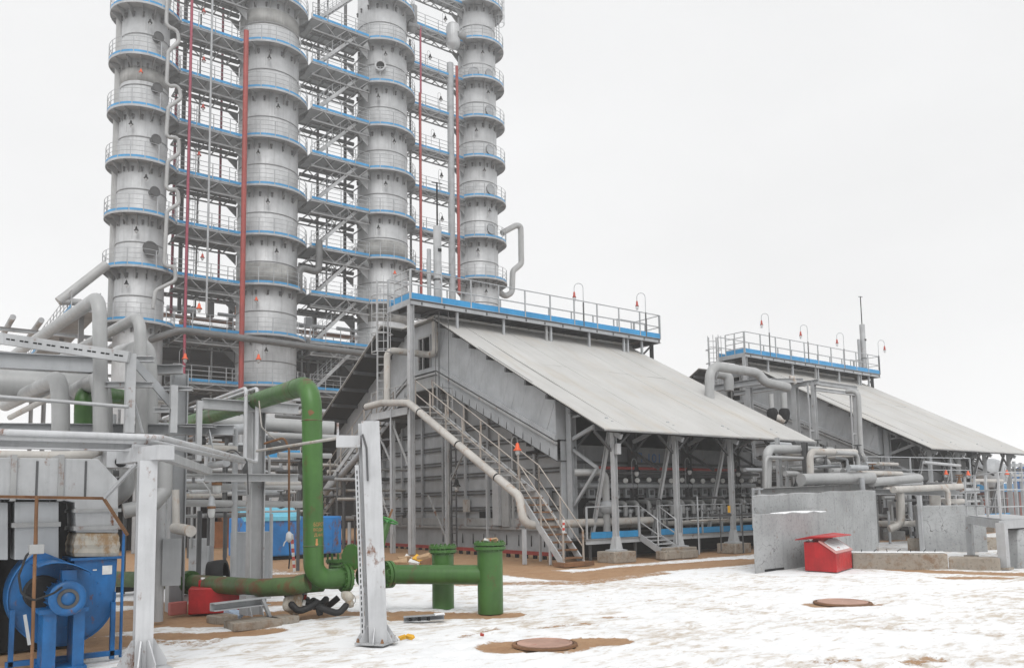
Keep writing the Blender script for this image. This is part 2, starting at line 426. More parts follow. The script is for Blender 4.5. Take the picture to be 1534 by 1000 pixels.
for k in range(260):                                           # footprints trodden into the snow
    t = gp(rs.uniform(250, 1500), rs.uniform(880, 1000)); steps.append((t.x, t.y, rs.uniform(0, 6.28)))
cells = {}
for i, s_ in enumerate(steps): cells.setdefault((int(s_[0]*2), int(s_[1]*2)), []).append(s_)
gv, soilv = [], []
for y in gys:
    for x in gxs:
        s_ = soil_at(x, y); z = 0.0
        if -4 < x < 40 and 2 < y < 26:
            p = V((x, y, 0))
            z = 0.018*mnoise.noise(p*1.1) + 0.012*mnoise.noise(p*3.7) - 0.02*s_
            if 1 < x < 16 and 4 < y < 14:
                z += 0.010*mnoise.noise(p*9.0)
                for cx in (int(x*2)-1, int(x*2), int(x*2)+1):
                    for cy in (int(y*2)-1, int(y*2), int(y*2)+1):
                        for fx, fy, fa in cells.get((cx, cy), ()):
                            u = (x-fx)*math.cos(fa)+(y-fy)*math.sin(fa); w = -(x-fx)*math.sin(fa)+(y-fy)*math.cos(fa)
                            q = (u/0.16)**2+(w/0.07)**2
                            if q < 2.2: z += -0.035*math.exp(-q*1.5) + 0.010*math.exp(-(q-1.5)**2*3)
            z -= 0.012
        gv.append((x, y, z-0.01)); soilv.append(s_)
nx = len(gxs); gf = [(j*nx+i, j*nx+i+1, (j+1)*nx+i+1, (j+1)*nx+i) for j in range(len(gys)-1) for i in range(nx-1)]
gme = bpy.data.meshes.new('ground'); gme.from_pydata(gv, [], gf); gme.materials.append(GROUND)
at = gme.attributes.new('soil', 'FLOAT', 'POINT'); at.data.foreach_set('value', soilv)
gme.polygons.foreach_set('use_smooth', [True]*len(gf)); gme.update()
ground = struct(bpy.data.objects.new('ground', gme)); COL.objects.link(ground)

# ================================================================== small repeated pieces
POST_ME = {}
def post_mesh(h, w, mat):
    k = (round(h,3), w, mat.name)
    if k not in POST_ME: POST_ME[k] = MB().box(-w/2, w/2, -w/2, w/2, 0, h).mesh('post', mat)
    return POST_ME[k]
def railing(parent, pts, h=1.05, gap=1.2, w=0.045, mat=None, mids=(0.5,), toe=None, toemat=None, closed=False, toeoff=0.0):
    """posts, rails and a toe board along a polyline; each is a piece of its parent"""
    mat = mat or G; pts = [V(p) for p in pts]
    pm = post_mesh(h, w, mat)
    m = MB()
    for f in (1.0,)+tuple(mids): m.tube([p+ZUP*h*f for p in pts], w*0.45, 6)
    m.build('handrail', mat, parent)
    segs = list(zip(pts, pts[1:])); L = sum((b-a).length for a, b in segs); n = max(1, round(L/gap)); acc = 0; i = 0; k = 0
    for k in range(n+1):
        d = L*k/n; acc = 0
        for a, b in segs:
            l = (b-a).length
            if d <= acc+l+1e-6: inst('post', pm, parent, a+(b-a)*((d-acc)/l)); break
            acc += l
    if toe:
        m = MB()
        for a, b in segs: m.bar(a+ZUP*(toe/2+0.01), b+ZUP*(toe/2+0.01), 0.02, toe)
        m.build('toe_board', toemat or BLUE, parent)

# ================================================================== DISTILLATION COLUMNS
TY = 57.7
LEV = [10.5+3.64*k for k in range(0, 11)]      # deck heights shared by all four columns
def pz0(x, y, z): return onp(x, y, 2, z)
def arc(c, r, a0, a1, z, n):
    return [V((c[0]+r*math.cos(R(a0+(a1-a0)*i/n)), c[1]+r*math.sin(R(a0+(a1-a0)*i/n)), z)) for i in range(n+1)]
def column(X, rad, levels, a0, a1, ztop, label, out=0.72, dome=True, bandoff=1.75):
    c = (X, TY); t = thing('distillation_column', label, 'distillation column', (X, TY, 0), 'distillation columns in a row')
    prof = [(rad, 0), (rad, ztop)] + ([(rad*1.02, ztop), (rad*1.02, ztop+0.15), (rad*0.35, ztop+1.0), (rad*0.32, ztop+2.6), (0.01, ztop+2.7)] if dome else [(0.01, ztop)])
    MB().lathe(prof, (X, TY, 0), 40).build('shell', TOW, t)
    bm_ = MB().lathe([(rad, -0.035), (rad+0.03, -0.035), (rad+0.03, 0.035), (rad, 0.035)], (0,0,0), 40).mesh('seam_band', GDT)
    lug = MB().box(-0.05,0.05,-0.05,0.05,-0.32,0).box(-0.07,0.07,-0.07,0.07,-0.1,0).mesh('insulation_clip', GD)
    for z in levels:
        inst('seam_band', bm_, t, (X, TY, z+bandoff))
        for k in range(7):
            a = R(-190+22*k+7*math.sin(z)); inst('insulation_clip', lug, t, (X+(rad+0.05)*math.cos(a), TY+(rad+0.05)*math.sin(a), z-0.38))
    ro = rad+out
    brm = MB().prism([(rad, -0.015, -0.105), (ro-0.04, -0.015, -0.105), (ro-0.04, -0.015, -0.2), (rad, -0.015, -0.78)], (0, 0.03, 0)).mesh('bracket', GDT)
    n = max(10, int(abs(a1-a0)/9))
    sec = lambda z0, z1, r0, r1: [(r0, z0), (r1, z0), (r1, z1), (r0, z1), (r0, z0)]
    for li, z in enumerate(levels):
        p = MB().lathe(sec(z-0.10, z, rad+0.02, ro), (X, TY, 0), n, a0=R(a0), a1=R(a1), smooth=False)
        p.lathe(sec(z-0.15, z+0.004, ro, ro+0.03), (X, TY, 0), n, a0=R(a0), a1=R(a1), smooth=False)
        po = p.build('platform', G, t)
        MB().lathe(sec(z+0.012, z+0.16, ro-0.005, ro+0.012), (X, TY, 0), n, a0=R(a0), a1=R(a1), smooth=False).build('toe_board', BLUE, po)
        m = MB()
        for f in (0.45, 0.78, 1.12): m.tube(arc(c, ro, a0, a1, z+f, n*2), 0.018, 5)
        m.build('handrail', G, po)
        pm = post_mesh(1.12, 0.05, G); npst = int(abs(a1-a0)/21)
        for k in range(npst+1):
            q = arc(c, ro, a0, a1, z, npst)[k]; inst('post', pm, po, q)
        nb = int(abs(a1-a0)/24)
        for k in range(nb+1):
            a = R(a0+(a1-a0)*k/nb); inst('bracket', brm, po, (X, TY, z), (0, 0, a))
    return t
TX = [12.25, 21.08, 30.75, 40.45]; TR = [1.55, 2.18, 2.05, 1.73]
col1 = column(TX[0], TR[0], LEV[1:9], 105, 395, 50, 'leftmost tall column with blue deck rings and a zigzag pipe down its right side', dome=False)
col2 = column(TX[1], TR[1], LEV[0:9], 196, 385, 52, 'widest tall column, second from the left, with a thick red pipe down its left side', 0.66, False)
col3 = column(TX[2], TR[2], LEV[1:10], 215, 400, 54, 'third tall column from the left, with an open round manhole high up', 0.66, False)
col4 = column(TX[3], TR[3], LEV[2:11]+[50.2], 205, 400, 51.5, 'rightmost tall column, standing lowest, its top just in the picture', 0.75, False, 1.6)
for c_, X_, r_, z0_, h_ in ((col2, TX[1], TR[1], LEV[2]+0.1, 1.55), (col2, TX[1], TR[1], LEV[8]-2.0, 1.2), (col3, TX[2], TR[2], LEV[3]+0.1, 1.5), (col3, TX[2], TR[2], LEV[2]-1.4, 1.25), (col1, TX[0], TR[0], LEV[6]-1.6, 1.0)):
    MB().lathe([(r_+0.004, z0_), (r_+0.014, z0_), (r_+0.014, z0_+h_), (r_+0.004, z0_+h_)], (X_, TY, 0), 40).build('cladding_band', TOWD, c_)
# rings of manway covers
def manway(t, X, rad, ang, z, r=0.42, proj=0.28, open_=False, mt=None):
    a = R(ang); d = V((math.cos(a), math.sin(a), 0)); c = V((X, TY, z))+d*(rad-0.06)
    m = MB().lathe([(r*0.8,0),(r*0.8,proj),(r,proj),(r,proj+0.1),(r*0.86,proj+0.1)] + ([(r*0.72,proj+0.1),(r*0.72,proj-0.2)] if open_ else [(r*0.84,proj+0.06),(0.01,proj+0.06)]), c, 20, d, smooth=False)
    mo = m.build('manhole', mt or (G if not open_ else GL), t)
    if open_: MB().lathe([(r*0.78,proj-0.02),(0.01,proj-0.02)], c, 20, d).build('opening', VOID, mo)
    else: MB().lathe([(r*1.02,proj+0.02),(r*1.06,proj+0.02),(r*1.06,proj+0.07),(r*1.02,proj+0.07)], c, 20, d, smooth=False).build('cover_rim', GD, mo)
manway(col3, TX[2], TR[2], -122, pY(572, 98, TY-2).z, 0.46, 0.25, True)
for y in (38, 78):
    pass
for ang in (-134, -84): manway(col4, TX[3], TR[3], ang, LEV[10]+0.75, 0.45, 0.06)
for ang in (-134, -84): manway(col4, TX[3], TR[3], ang, LEV[8]+0.75, 0.45, 0.06)
for k in (4, 5, 6, 7): manway(col4, TX[3], TR[3], -86, LEV[k]+0.95, 0.45, 0.06)
manway(col1, TX[0], TR[0], -82, LEV[2]+1.3, 0.5, 0.3, False, GD)
for k in (3, 4, 5, 6): manway(col1, TX[0], TR[0], -78, LEV[k]+1.6, 0.33, 0.45, False, GD)
for k in (3, 5, 7): manway(col3, TX[2], TR[2], 190, LEV[k]+0.7, 0.3, 0.7)

# walkways between the columns, one per deck height
ORD = ['lowest', 'second', 'third', 'fourth', 'fifth', 'sixth', 'seventh', 'eighth', 'ninth', 'tenth', 'eleventh']
def bridge(x0, x1, z, label, group, y0, y1, deep, pipes=True, rail_gap=1.3):
    t = thing('walkway_bridge', label, 'walkway', ((x0+x1)/2, (y0+y1)/2, z), group)
    m = MB().box(x0, x1, y0, y1, z-0.08, z)
    for y in (y0, y1): m.channel((x0, y, z-0.1), (x1, y, z-0.08), 0.06, 0.16)
    m.build('deck', G, t)
    tr = MB()
    n = max(3, round((x1-x0)/0.95))
    for y in (y0+0.03, y1-0.03):
        tr.bar((x0, y, z-deep), (x1, y, z-deep), 0.08, 0.10)
        for i in range(n):
            a, b = x0+(x1-x0)*i/n, x0+(x1-x0)*(i+1)/n
            if i % 2 == 0: tr.bar((a, y, z-deep), (b, y, z-0.12), 0.05, 0.06)
            else: tr.bar((a, y, z-0.12), (b, y, z-deep), 0.05, 0.06)
    for i in range(n+1):
        a = x0+(x1-x0)*i/n; tr.bar((a, y0, z-deep), (a, y1, z-deep), 0.06, 0.08); tr.bar((a, y0, z-0.16), (a, y1, z-0.16), 0.06, 0.08)
    tr.build('truss', GDT, t)
    if pipes:
        p = MB()
        for y, zz, r in ((y0+0.45, z-deep+0.22, 0.13), (y0+0.85, z-deep+0.17, 0.09), (y1-0.4, z-deep+0.25, 0.16)): p.cyl((x0+0.1, y, zz), (x1-0.1, y, zz), r, n=8)
        p.build('service_pipe', DARKP, t)
    # knee brackets into the columns
    for y in (y0+0.2, y1-0.25): MB().prism([(x1, y, z-deep), (x1, y, z-deep-0.8), (x1-0.9, y, z-deep)], (0, 0.05, 0)).build('knee_bracket', GDT, t)
    railing(t, [(x0, y0-0.03, z), (x1, y0-0.03, z)], 1.12, rail_gap, 0.05, G, (0.4, 0.7), 0.19, BLUE)
    railing(t, [(x0, y1+0.03, z), (x1, y1+0.03, z)], 1.12, rail_gap*1.3, 0.05, G, (0.5,), 0.2, GD)
    return t
for k in range(0, 9):
    bridge(TX[0]+TR[0]+0.45, TX[1]-TR[1]+0.05, LEV[k], 'footbridge between the first and second columns from the left, %s one up' % ORD[k], 'footbridges between columns', 56.45, 58.6, 0.95 if k else 0.5)
for k in range(0, 9):
    bridge(TX[1]+TR[1]+0.5, TX[2]-TR[2]-0.1, LEV[k], 'footbridge between the second and third columns from the left, %s one up' % ORD[k], 'footbridges between columns', 55.9, 58.9, 1.05 if k else 0.5)
for k in range(2, 11):
    bridge(TX[2]+TR[2]+0.45, TX[3]-TR[3]-0.05, LEV[k], 'footbridge between the third and rightmost columns, %s one up' % ORD[k-2], 'footbridges between columns', 57.1, 58.3, 0.6, False)
# stairs that climb from deck to deck between columns two and three
for k in range(0, 9):
    z0, z1 = LEV[k], LEV[k+1]; xa, xb = TX[1]+TR[1]+0.9, TX[2]-TR[2]-1.0
    t = thing('steel_stair', 'diagonal stair between the second and third columns, %s flight up' % ORD[k], 'stairs', ((xa+xb)/2, 57, z0), 'stair flights between columns')
    for y in (56.25, 57.05): MB().bar((xa, y, z0), (xb, y, z1-0.05), 0.05, 0.24).build('stringer', GL, t)
    tm = MB().box(-0.14, 0.14, -0.38, 0.38, -0.02, 0.02).mesh('tread', GD)
    for i in range(1, 15):
        f = i/15; inst('tread', tm, t, (xa+(xb-xa)*f, 56.65, z0+(z1-z0)*f+0.05))
    for y in (56.25, 57.05): railing(t, [(xa, y, z0), (xb, y, z1)], 1.0, 1.1, 0.04, G, (0.5,))

# pipes that run up and down the columns
def pipe(name, label, pts, r, mat, bend=None, cat='pipe', group=None, n=10, parts=None):
    m = MB().tube(pts, r, n, bend)
    o = m.build(name, mat); tag(o, label, cat, group); return o
def vpipe(px, y0, y1, Y, r, mat, label, n=8, group='upright pipes beside the columns'):
    a = pY(px, (y0+y1)/2, Y); z0 = pY(px, y1, Y).z; z1 = pY(px, y0, Y).z
    return pipe('upright_pipe', label, [(a.x, Y, z0), (a.x, Y, z1)], r, mat, n=n, group=group)
vpipe(365, 45, 588, 55.15, 0.18, REDP, 'thick red pipe running down the left side of the widest column', 12)
vpipe(281, -30, 640, 56.1, 0.10, PINK, 'crimson pipe between the two left columns, passing in front of the footbridges')
vpipe(262, -30, 470, 59.6, 0.10, PINK, 'dark crimson pipe right beside the leftmost column')
vpipe(274, -30, 470, 59.9, 0.15, GD, 'dark grey pipe just right of the leftmost column')
vpipe(314, -30, 470, 56.0, 0.075, G, 'silver pipe midway between the two left columns', 10)
vpipe(331, -30, 450, 59.3, 0.09, PINK, 'crimson pipe nearest the widest column, behind the footbridges')
vpipe(297, 20, 460, 59.2, 0.06, GD, 'thin grey pipe left of the silver pipe between the two left columns')
vpipe(630, 140, 440, 56.6, 0.12, REDP, 'red pipe between the third and rightmost columns')
vpipe(630, 40, 140, 56.6, 0.09, PINK, 'thin upper length of pipe between the third and rightmost columns')
vpipe(686, 100, 440, 55.9, 0.13, REDP, 'red pipe up the left edge of the rightmost column')
vpipe(676, 96, 452, 57.2, 0.30, G, 'thick grey pipe left of the rightmost column', 14)
for px, r_, lab in ((476, 0.11, 'left'), (490, 0.08, 'middle'), (517, 0.14, 'right')):
    vpipe(px, -30, 470, 59.9, r_, GD, 'dark pipe between the second and third columns, %s one of three' % lab)
vpipe(615, 60, 440, 59.5, 0.10, GD, 'dark pipe just right of the third column')
vpipe(176, -30, 488, 58.2, 0.33, LAG, 'grey pipe up the left side of the leftmost column', 12)
zz = [(251,-30),(249,40),(266,45),(268,62),(252,78),(249,132),(268,126),(271,148),(252,161),(248.5,209),(268,203),(268,230),(251,242),(248.5,287),(266,281),(268,305),(250,316),(246,401),(262,397),(263,420),(233,435),(229,462)]
pipe('zigzag_pipe', 'silver pipe zigzagging down the right side of the leftmost column', [pY(x, y, 55.55) for x, y in zz], 0.13, LAG, 0.4)
pipe('loop_pipe', 'pale looped pipe bulging out from the right side of the rightmost column', [pY(x, y, 57.4) for x, y in ((752,349),(772,338),(780,338),(781,395),(768,406),(767,438),(757,444),(742,433))], 0.27, LAG, 0.6, n=14)
pipe('crossing_pipe', 'dark pipe crossing in front of the widest column below its second deck', [(12.6, 56.5, 13.0), (14.2, 54.6, 13.55), (29.6, 54.6, 13.3)], 0.24, DARKP, 0.8, n=12)
pipe('bend_pipe', 'dark looped pipe between the second and third columns', [pY(x, y, 55.6) for x, y in ((448,440),(448,400),(477,408),(478,392),(478,360))], 0.26, DARKP, 0.45, n=12)
# vessel beside the rightmost column
t = thing('side_vessel', 'upright side vessel hung on the top left of the rightmost column', 'vessel', pY(681, 75, 56.9), 'vessels on the columns')
a = pY(679, 74, 56.9); b = pY(679, 36, 56.9)
MB().lathe([(0.05,0),(0.55,0.25),(0.62,0.5),(0.62,b.z-a.z-0.4),(0.5,b.z-a.z-0.1),(0.1,b.z-a.z)], (a.x, 56.9, a.z), 20).build('drum', TOW, t)
MB().cyl((a.x+0.1, 56.4, a.z+1.2), (a.x+0.9, 56.4, a.z+1.2), 0.3, n=14).build('nozzle', GDT, t)
t = thing('side_vessel', 'small upright vessel on the top right of the third column', 'vessel', pY(618, 55, 56.9), 'vessels on the columns')
a = pY(618, 50, 56.9)
MB().lathe([(0.05,0),(0.4,0.2),(0.42,2.4),(0.05,2.6)], (a.x, 56.9, a.z), 16).build('drum', GDT, t)
MB().cyl((a.x-0.6, 56.6, a.z+0.5), (a.x+0.5, 56.6, a.z+0.5), 0.2, n=12).build('nozzle', GDT, t)
# caged ladders on the right column's top and beside the columns
def caged_ladder(p, h, label, w=0.42, n=None, face=(0,-1,0), mat=None, cage_from=2.0):
    mat = mat or G; p = V(p); f = V(face).normalized(); s_ = f.cross(ZUP)
    t = thing('caged_ladder', label, 'ladder', p)
    for q in (-w/2, w/2): MB().bar(p+s_*q, p+s_*q+ZUP*h, 0.05, 0.05).build('rail', mat, t)
    rm = MB().cyl(-s_*w/2, s_*w/2, 0.018, n=6).mesh('rung', mat)
    for i in range(int(h/0.32)): inst('rung', rm, t, p+ZUP*(0.2+0.32*i))
    hm = MB().tube([s_*(-w/2)+f*0.0]+[s_*(0.42*math.cos(R(180-180*i/8)))+f*(0.1+0.62*math.sin(R(180*i/8))) for i in range(9)]+[s_*(w/2)], 0.022, 5).mesh('cage_hoop', mat)
    z = cage_from
    while z < h: inst('cage_hoop', hm, t, p+ZUP*z); z += 0.75
    m = MB()
    for a in (30, 70, 110, 150):
        q = p+s_*(0.42*math.cos(R(a)))+f*(0.1+0.62*math.sin(R(a))); m.bar(q+ZUP*cage_from, q+ZUP*h, 0.035, 0.01)
    m.build('cage_bars', mat, t)
    return t
caged_ladder((TX[3]+TR[3]*0.75, TY-1.6, LEV[9]+0.2), 7, 'caged ladder against the right side of the rightmost column near its top', face=(0.3,-1,0))
caged_ladder((TX[0]+3.9, 59.8, LEV[2]), 14, 'caged ladder between the two left columns', face=(0,-1,0))
# strut that hangs off column one at the left, with its pipe
pipe('sloping_pipe', 'grey pipe sloping down to the left from the leftmost column', [pY(160, 396, 56.2), pY(100, 443, 56.2), pY(88, 452, 56.2)], 0.30, LAG, n=12, group='sloping pipes at the left')
pipe('level_pipe', 'short level grey pipe below the sloping pipe left of the columns', [pY(88, 451, 56.2), pY(122, 453, 56.2)], 0.22, LAG, n=10)
a = pz0(143, 472, 14.3); c = a+V((0, 30, 0))
t = thing('walkway_bridge', 'walkway with blue edge left of the leftmost column, running away from it', 'walkway', a)
MB().box(a.x-1.6, a.x, a.y-1.5, c.y, 14.1, 14.3).build('deck', GDT, t)
railing(t, [V((a.x, a.y-1.5, 14.3)), V((a.x, c.y, 14.3))], 1.1, 1.5, 0.05, G, (0.4, 0.7), 0.24, BLUE)
railing(t, [V((a.x-1.6, a.y-1.5, 14.3)), V((a.x-1.6, c.y, 14.3))], 1.1, 1.5, 0.05, G, (0.4, 0.7), 0.24, BLUE)
for y in (a.y, a.y+8, a.y+16, a.y+24): MB().ibeam((a.x-0.8, y, 0), (a.x-0.8, y, 14.1), 0.3, 0.3).build('trestle', GDT, t)
for y in (a.y+2, a.y+6, a.y+11, a.y+18): MB().ibeam((a.x-6, y, 13.2), (a.x+5, y, 13.2), 0.2, 0.25).build('cross_beam', G, t)
for x in (a.x-4.5, a.x-3, a.x+1, a.x+2.2): MB().cyl((x, a.y, 13.6), (x, c.y, 13.6), 0.18, n=8).build('pipe_run', G, t)

# small lamps hanging off the columns
def lamp_proto(mat, glass=True, h=0.55):
    t = thing('bracket_lamp', 'x', 'lamp', (0,0,0), 'lamps on the columns')
    MB().tube([(0,0,-0.9),(0,0,0.25),(0.1,0,0.4),(0.22,0,0.4),(0.3,0,0.28),(0.3,0,0.14)], 0.016, 5).build('bracket', GDT, t)
    MB().lathe([(0.03,0.16),(0.07,0.10),(0.10,-0.06),(0.17,-0.14),(0.17,-0.17),(0.02,-0.16)], (0.3,0,0), 10).build('shade', mat, t)
    MB().lathe([(0.09,-0.16),(0.10,-0.26),(0.06,-0.36),(0.01,-0.38)], (0.3,0,0), 10).build('globe', GLASS, t)
    return t
lp = {'dark': lamp_proto(VOID), 'orange': lamp_proto(ORNG), 'red': lamp_proto(REDL)}
index_kids()
first = {k: True for k in lp}
def put_lamp(kind, loc, label, rz=0.0, sc=1.0, group=None):
    if first[kind]: o = lp[kind]; first[kind] = False
    else: o = copy_tree(lp[kind])
    o.location = V(loc); o.rotation_euler = (0, 0, rz); o.scale = (sc, sc, sc); o['label'] = label
    if group: o['group'] = group
    return o
NTH = ['', 'lowest', 'second', 'third', 'fourth', 'fifth', 'sixth', 'seventh', 'eighth', 'ninth', 'tenth', 'topmost']
for ci, (cn, lo, hi) in enumerate((('leftmost', 2, 8), ('widest', 1, 8), ('third', 2, 9), ('rightmost', 3, 10))):
    for k in range(lo, hi):
        a = R(-112+18*math.sin(k*2.1+ci)); rr = TR[ci]+0.35
        kind = 'orange' if (ci, k) in ((0,6),(1,2),(2,3)) else 'dark'
        put_lamp(kind, (TX[ci]+rr*math.cos(a)-0.2, TY+rr*math.sin(a), LEV[k]-1.1), 'small %s lamp on the %s column, under its %s deck from below' % (kind, cn, NTH[k-lo+2]), sc=0.85)
rl = 0
for py, px in ((16,306),(88,306),(159,305),(230,299),(383,304)):
    a = pY(px, py, 55.9); rl += 1
    put_lamp('red', (a.x-0.3, a.y, a.z), 'small red lamp hanging between the two left columns, %s from the top' % ['', 'first', 'second', 'third', 'fourth', 'fifth'][rl], sc=0.9)
for i, (px, py) in enumerate(((297,458),(276,533),(386,534))):
    a = pY(px, py, 54.4); put_lamp('orange', (a.x-0.3, a.y, a.z), ['bright orange lamp on a thin pole left of the widest column, upper', 'bright orange lamp on a thin pole above the lowest footbridge', 'faded orange lamp on the foot of the widest column'][i], sc=1.2)
for i, (px, py) in enumerate(((663,25),(640,82),(656,145),(646,200),(657,260),(658,325))):
    a = pY(px, py, 57.0); put_lamp('dark', (a.x, a.y, a.z), 'small dark lamp above the footbridges left of the rightmost column, %s from the top' % NTH[i+1].replace('lowest', 'first'), sc=1.0)

# ------------------------------------------------------------------ what stands behind and under the columns
t = thing('process_building', 'open-sided process building behind the column feet, its dark inside an added black box', 'building', (30, 66, 0))
MB().box(13, 52, 62.5, 70, 0, 15.2).build('wall', VOID, t)  # solid near-black box added to give the shaded interior
m = MB()
for x in range(14, 52, 3): m.ibeam((x+0.3*math.sin(x), 62.2, 0), (x+0.3*math.sin(x), 62.2, 15.2), 0.25, 0.25)
m.build('frame_column', GD, t)
for z in (5, 9, 12.6, 15.2): MB().ibeam((13, 62.1, z), (52, 62.1, z), 0.2, 0.35).build('frame_beam', GD, t)
pm = MB().cyl((0,0,0), (0,0,9.0), 0.07, n=8).mesh('upright_service_pipe', G)
for i in range(16): inst('upright_service_pipe', pm, t, (14+2.2*i+0.6*math.sin(i*3), 61.4, 6.0))
t = thing('equipment_rack', 'open steel rack with brown beams and pipes seen between the columns', 'pipe rack', (28, 72, 0))
rk = random.Random(11)
for x in range(15, 56, 4):
    MB().ibeam((x, 72, 0), (x, 72, 20.5), 0.35, 0.35).build('rack_column', GD, t)
for z, mt in ((13.6, G), (15.2, BRWN), (16.9, GD), (18.4, BRWN), (20.2, GD)):
    MB().ibeam((14, 71.7, z), (56, 71.7, z), 0.3, 0.32).build('rack_beam', mt, t)
for z, mt, r_ in ((14.3, G, 0.33), (15.9, BRWN, 0.42), (17.5, GD, 0.28), (18.9, G, 0.25)):
    x = 14.0
    while x < 54:
        l = rk.uniform(1.5, 6); MB().cyl((x, 71.0+rk.uniform(-.4,.4), z), (min(56, x+l), 71.0, z), r_*rk.uniform(.6,1.1), n=10).build('rack_pipe', rk.choice([mt, GD, G]), t); x += l+rk.uniform(0.5, 2.5)
for i in range(46):
    x = rk.uniform(15, 55); z = rk.choice((13.6, 15.2, 16.9, 18.4)); MB().cbox((x, 71.2, z+rk.uniform(.3,.9)), rk.uniform(.2,.9), 0.5, rk.uniform(.4,1.5)).build('fitting', rk.choice([GD, G, BRWN, VOID]), t)
railing(t, [(14, 70.6, 13.9), (56, 70.6, 13.9)], 1.1, 1.5, 0.05, G, (0.5,))

# ================================================================== FURNACES (tube heaters under steep shelter roofs)
FX0, FX1, YE, ZE, SL, YR = 16.8, 28.0, 17.5, 4.02, 0.545, 28.6
def roofz(y): return ZE + SL*((y if y < YR else 2*YR-y)-YE)
Y_TOP = 27.35; Z_TOP = roofz(Y_TOP)
def clip(poly, nx, nz, d0, d1):
    """part of a convex (y,z) polygon between two parallel lines"""
    for sgn, dd in ((1, d0), (-1, -d1)):
        out = []
        for i in range(len(poly)):
            a, b = poly[i], poly[(i+1) % len(poly)]
            fa, fb = sgn*(a[0]*nx+a[1]*nz)-dd, sgn*(b[0]*nx+b[1]*nz)-dd
            if fa >= 0: out.append(a)
            if fa*fb < 0: t = fa/(fa-fb); out.append((a[0]+(b[0]-a[0])*t, a[1]+(b[1]-a[1])*t))
        poly = out
        if len(poly) < 3: return []
    return poly
mir = lambda y, s: y if s > 0 else 2*YR-y
def text_obj(txt, mat, parent, name, height, fn, width=None, thick=0.004):
    """flat lettering; fn maps (u, v, w) in metres to a place in the plant"""
    cu = bpy.data.curves.new(name, 'FONT'); cu.body = txt; cu.size = 1.0; cu.resolution_u = 3
    to = bpy.data.objects.new(name, cu); COL.objects.link(to)
    dg = bpy.context.evaluated_depsgraph_get(); me = bpy.data.meshes.new_from_object(to.evaluated_get(dg))
    bpy.data.objects.remove(to)
    xs = [v.co.x for v in me.vertices]; ys = [v.co.y for v in me.vertices]
    x0, x1, y0, y1 = min(xs), max(xs), min(ys), max(ys); h = y1-y0
    ky = height/h; kx = (width/(x1-x0)) if width else ky
    off = V((0,0,0)); p = parent
    while p is not None: off += V(p.location); p = p.parent
    for v in me.vertices: v.co = V(fn((v.co.x-x0)*kx, (v.co.y-y0)*ky, thick))-off
    me.materials.clear(); me.materials.append(mat); me.name = name
    o = bpy.data.objects.new(name, me); COL.objects.link(o); o.parent = parent
    return o

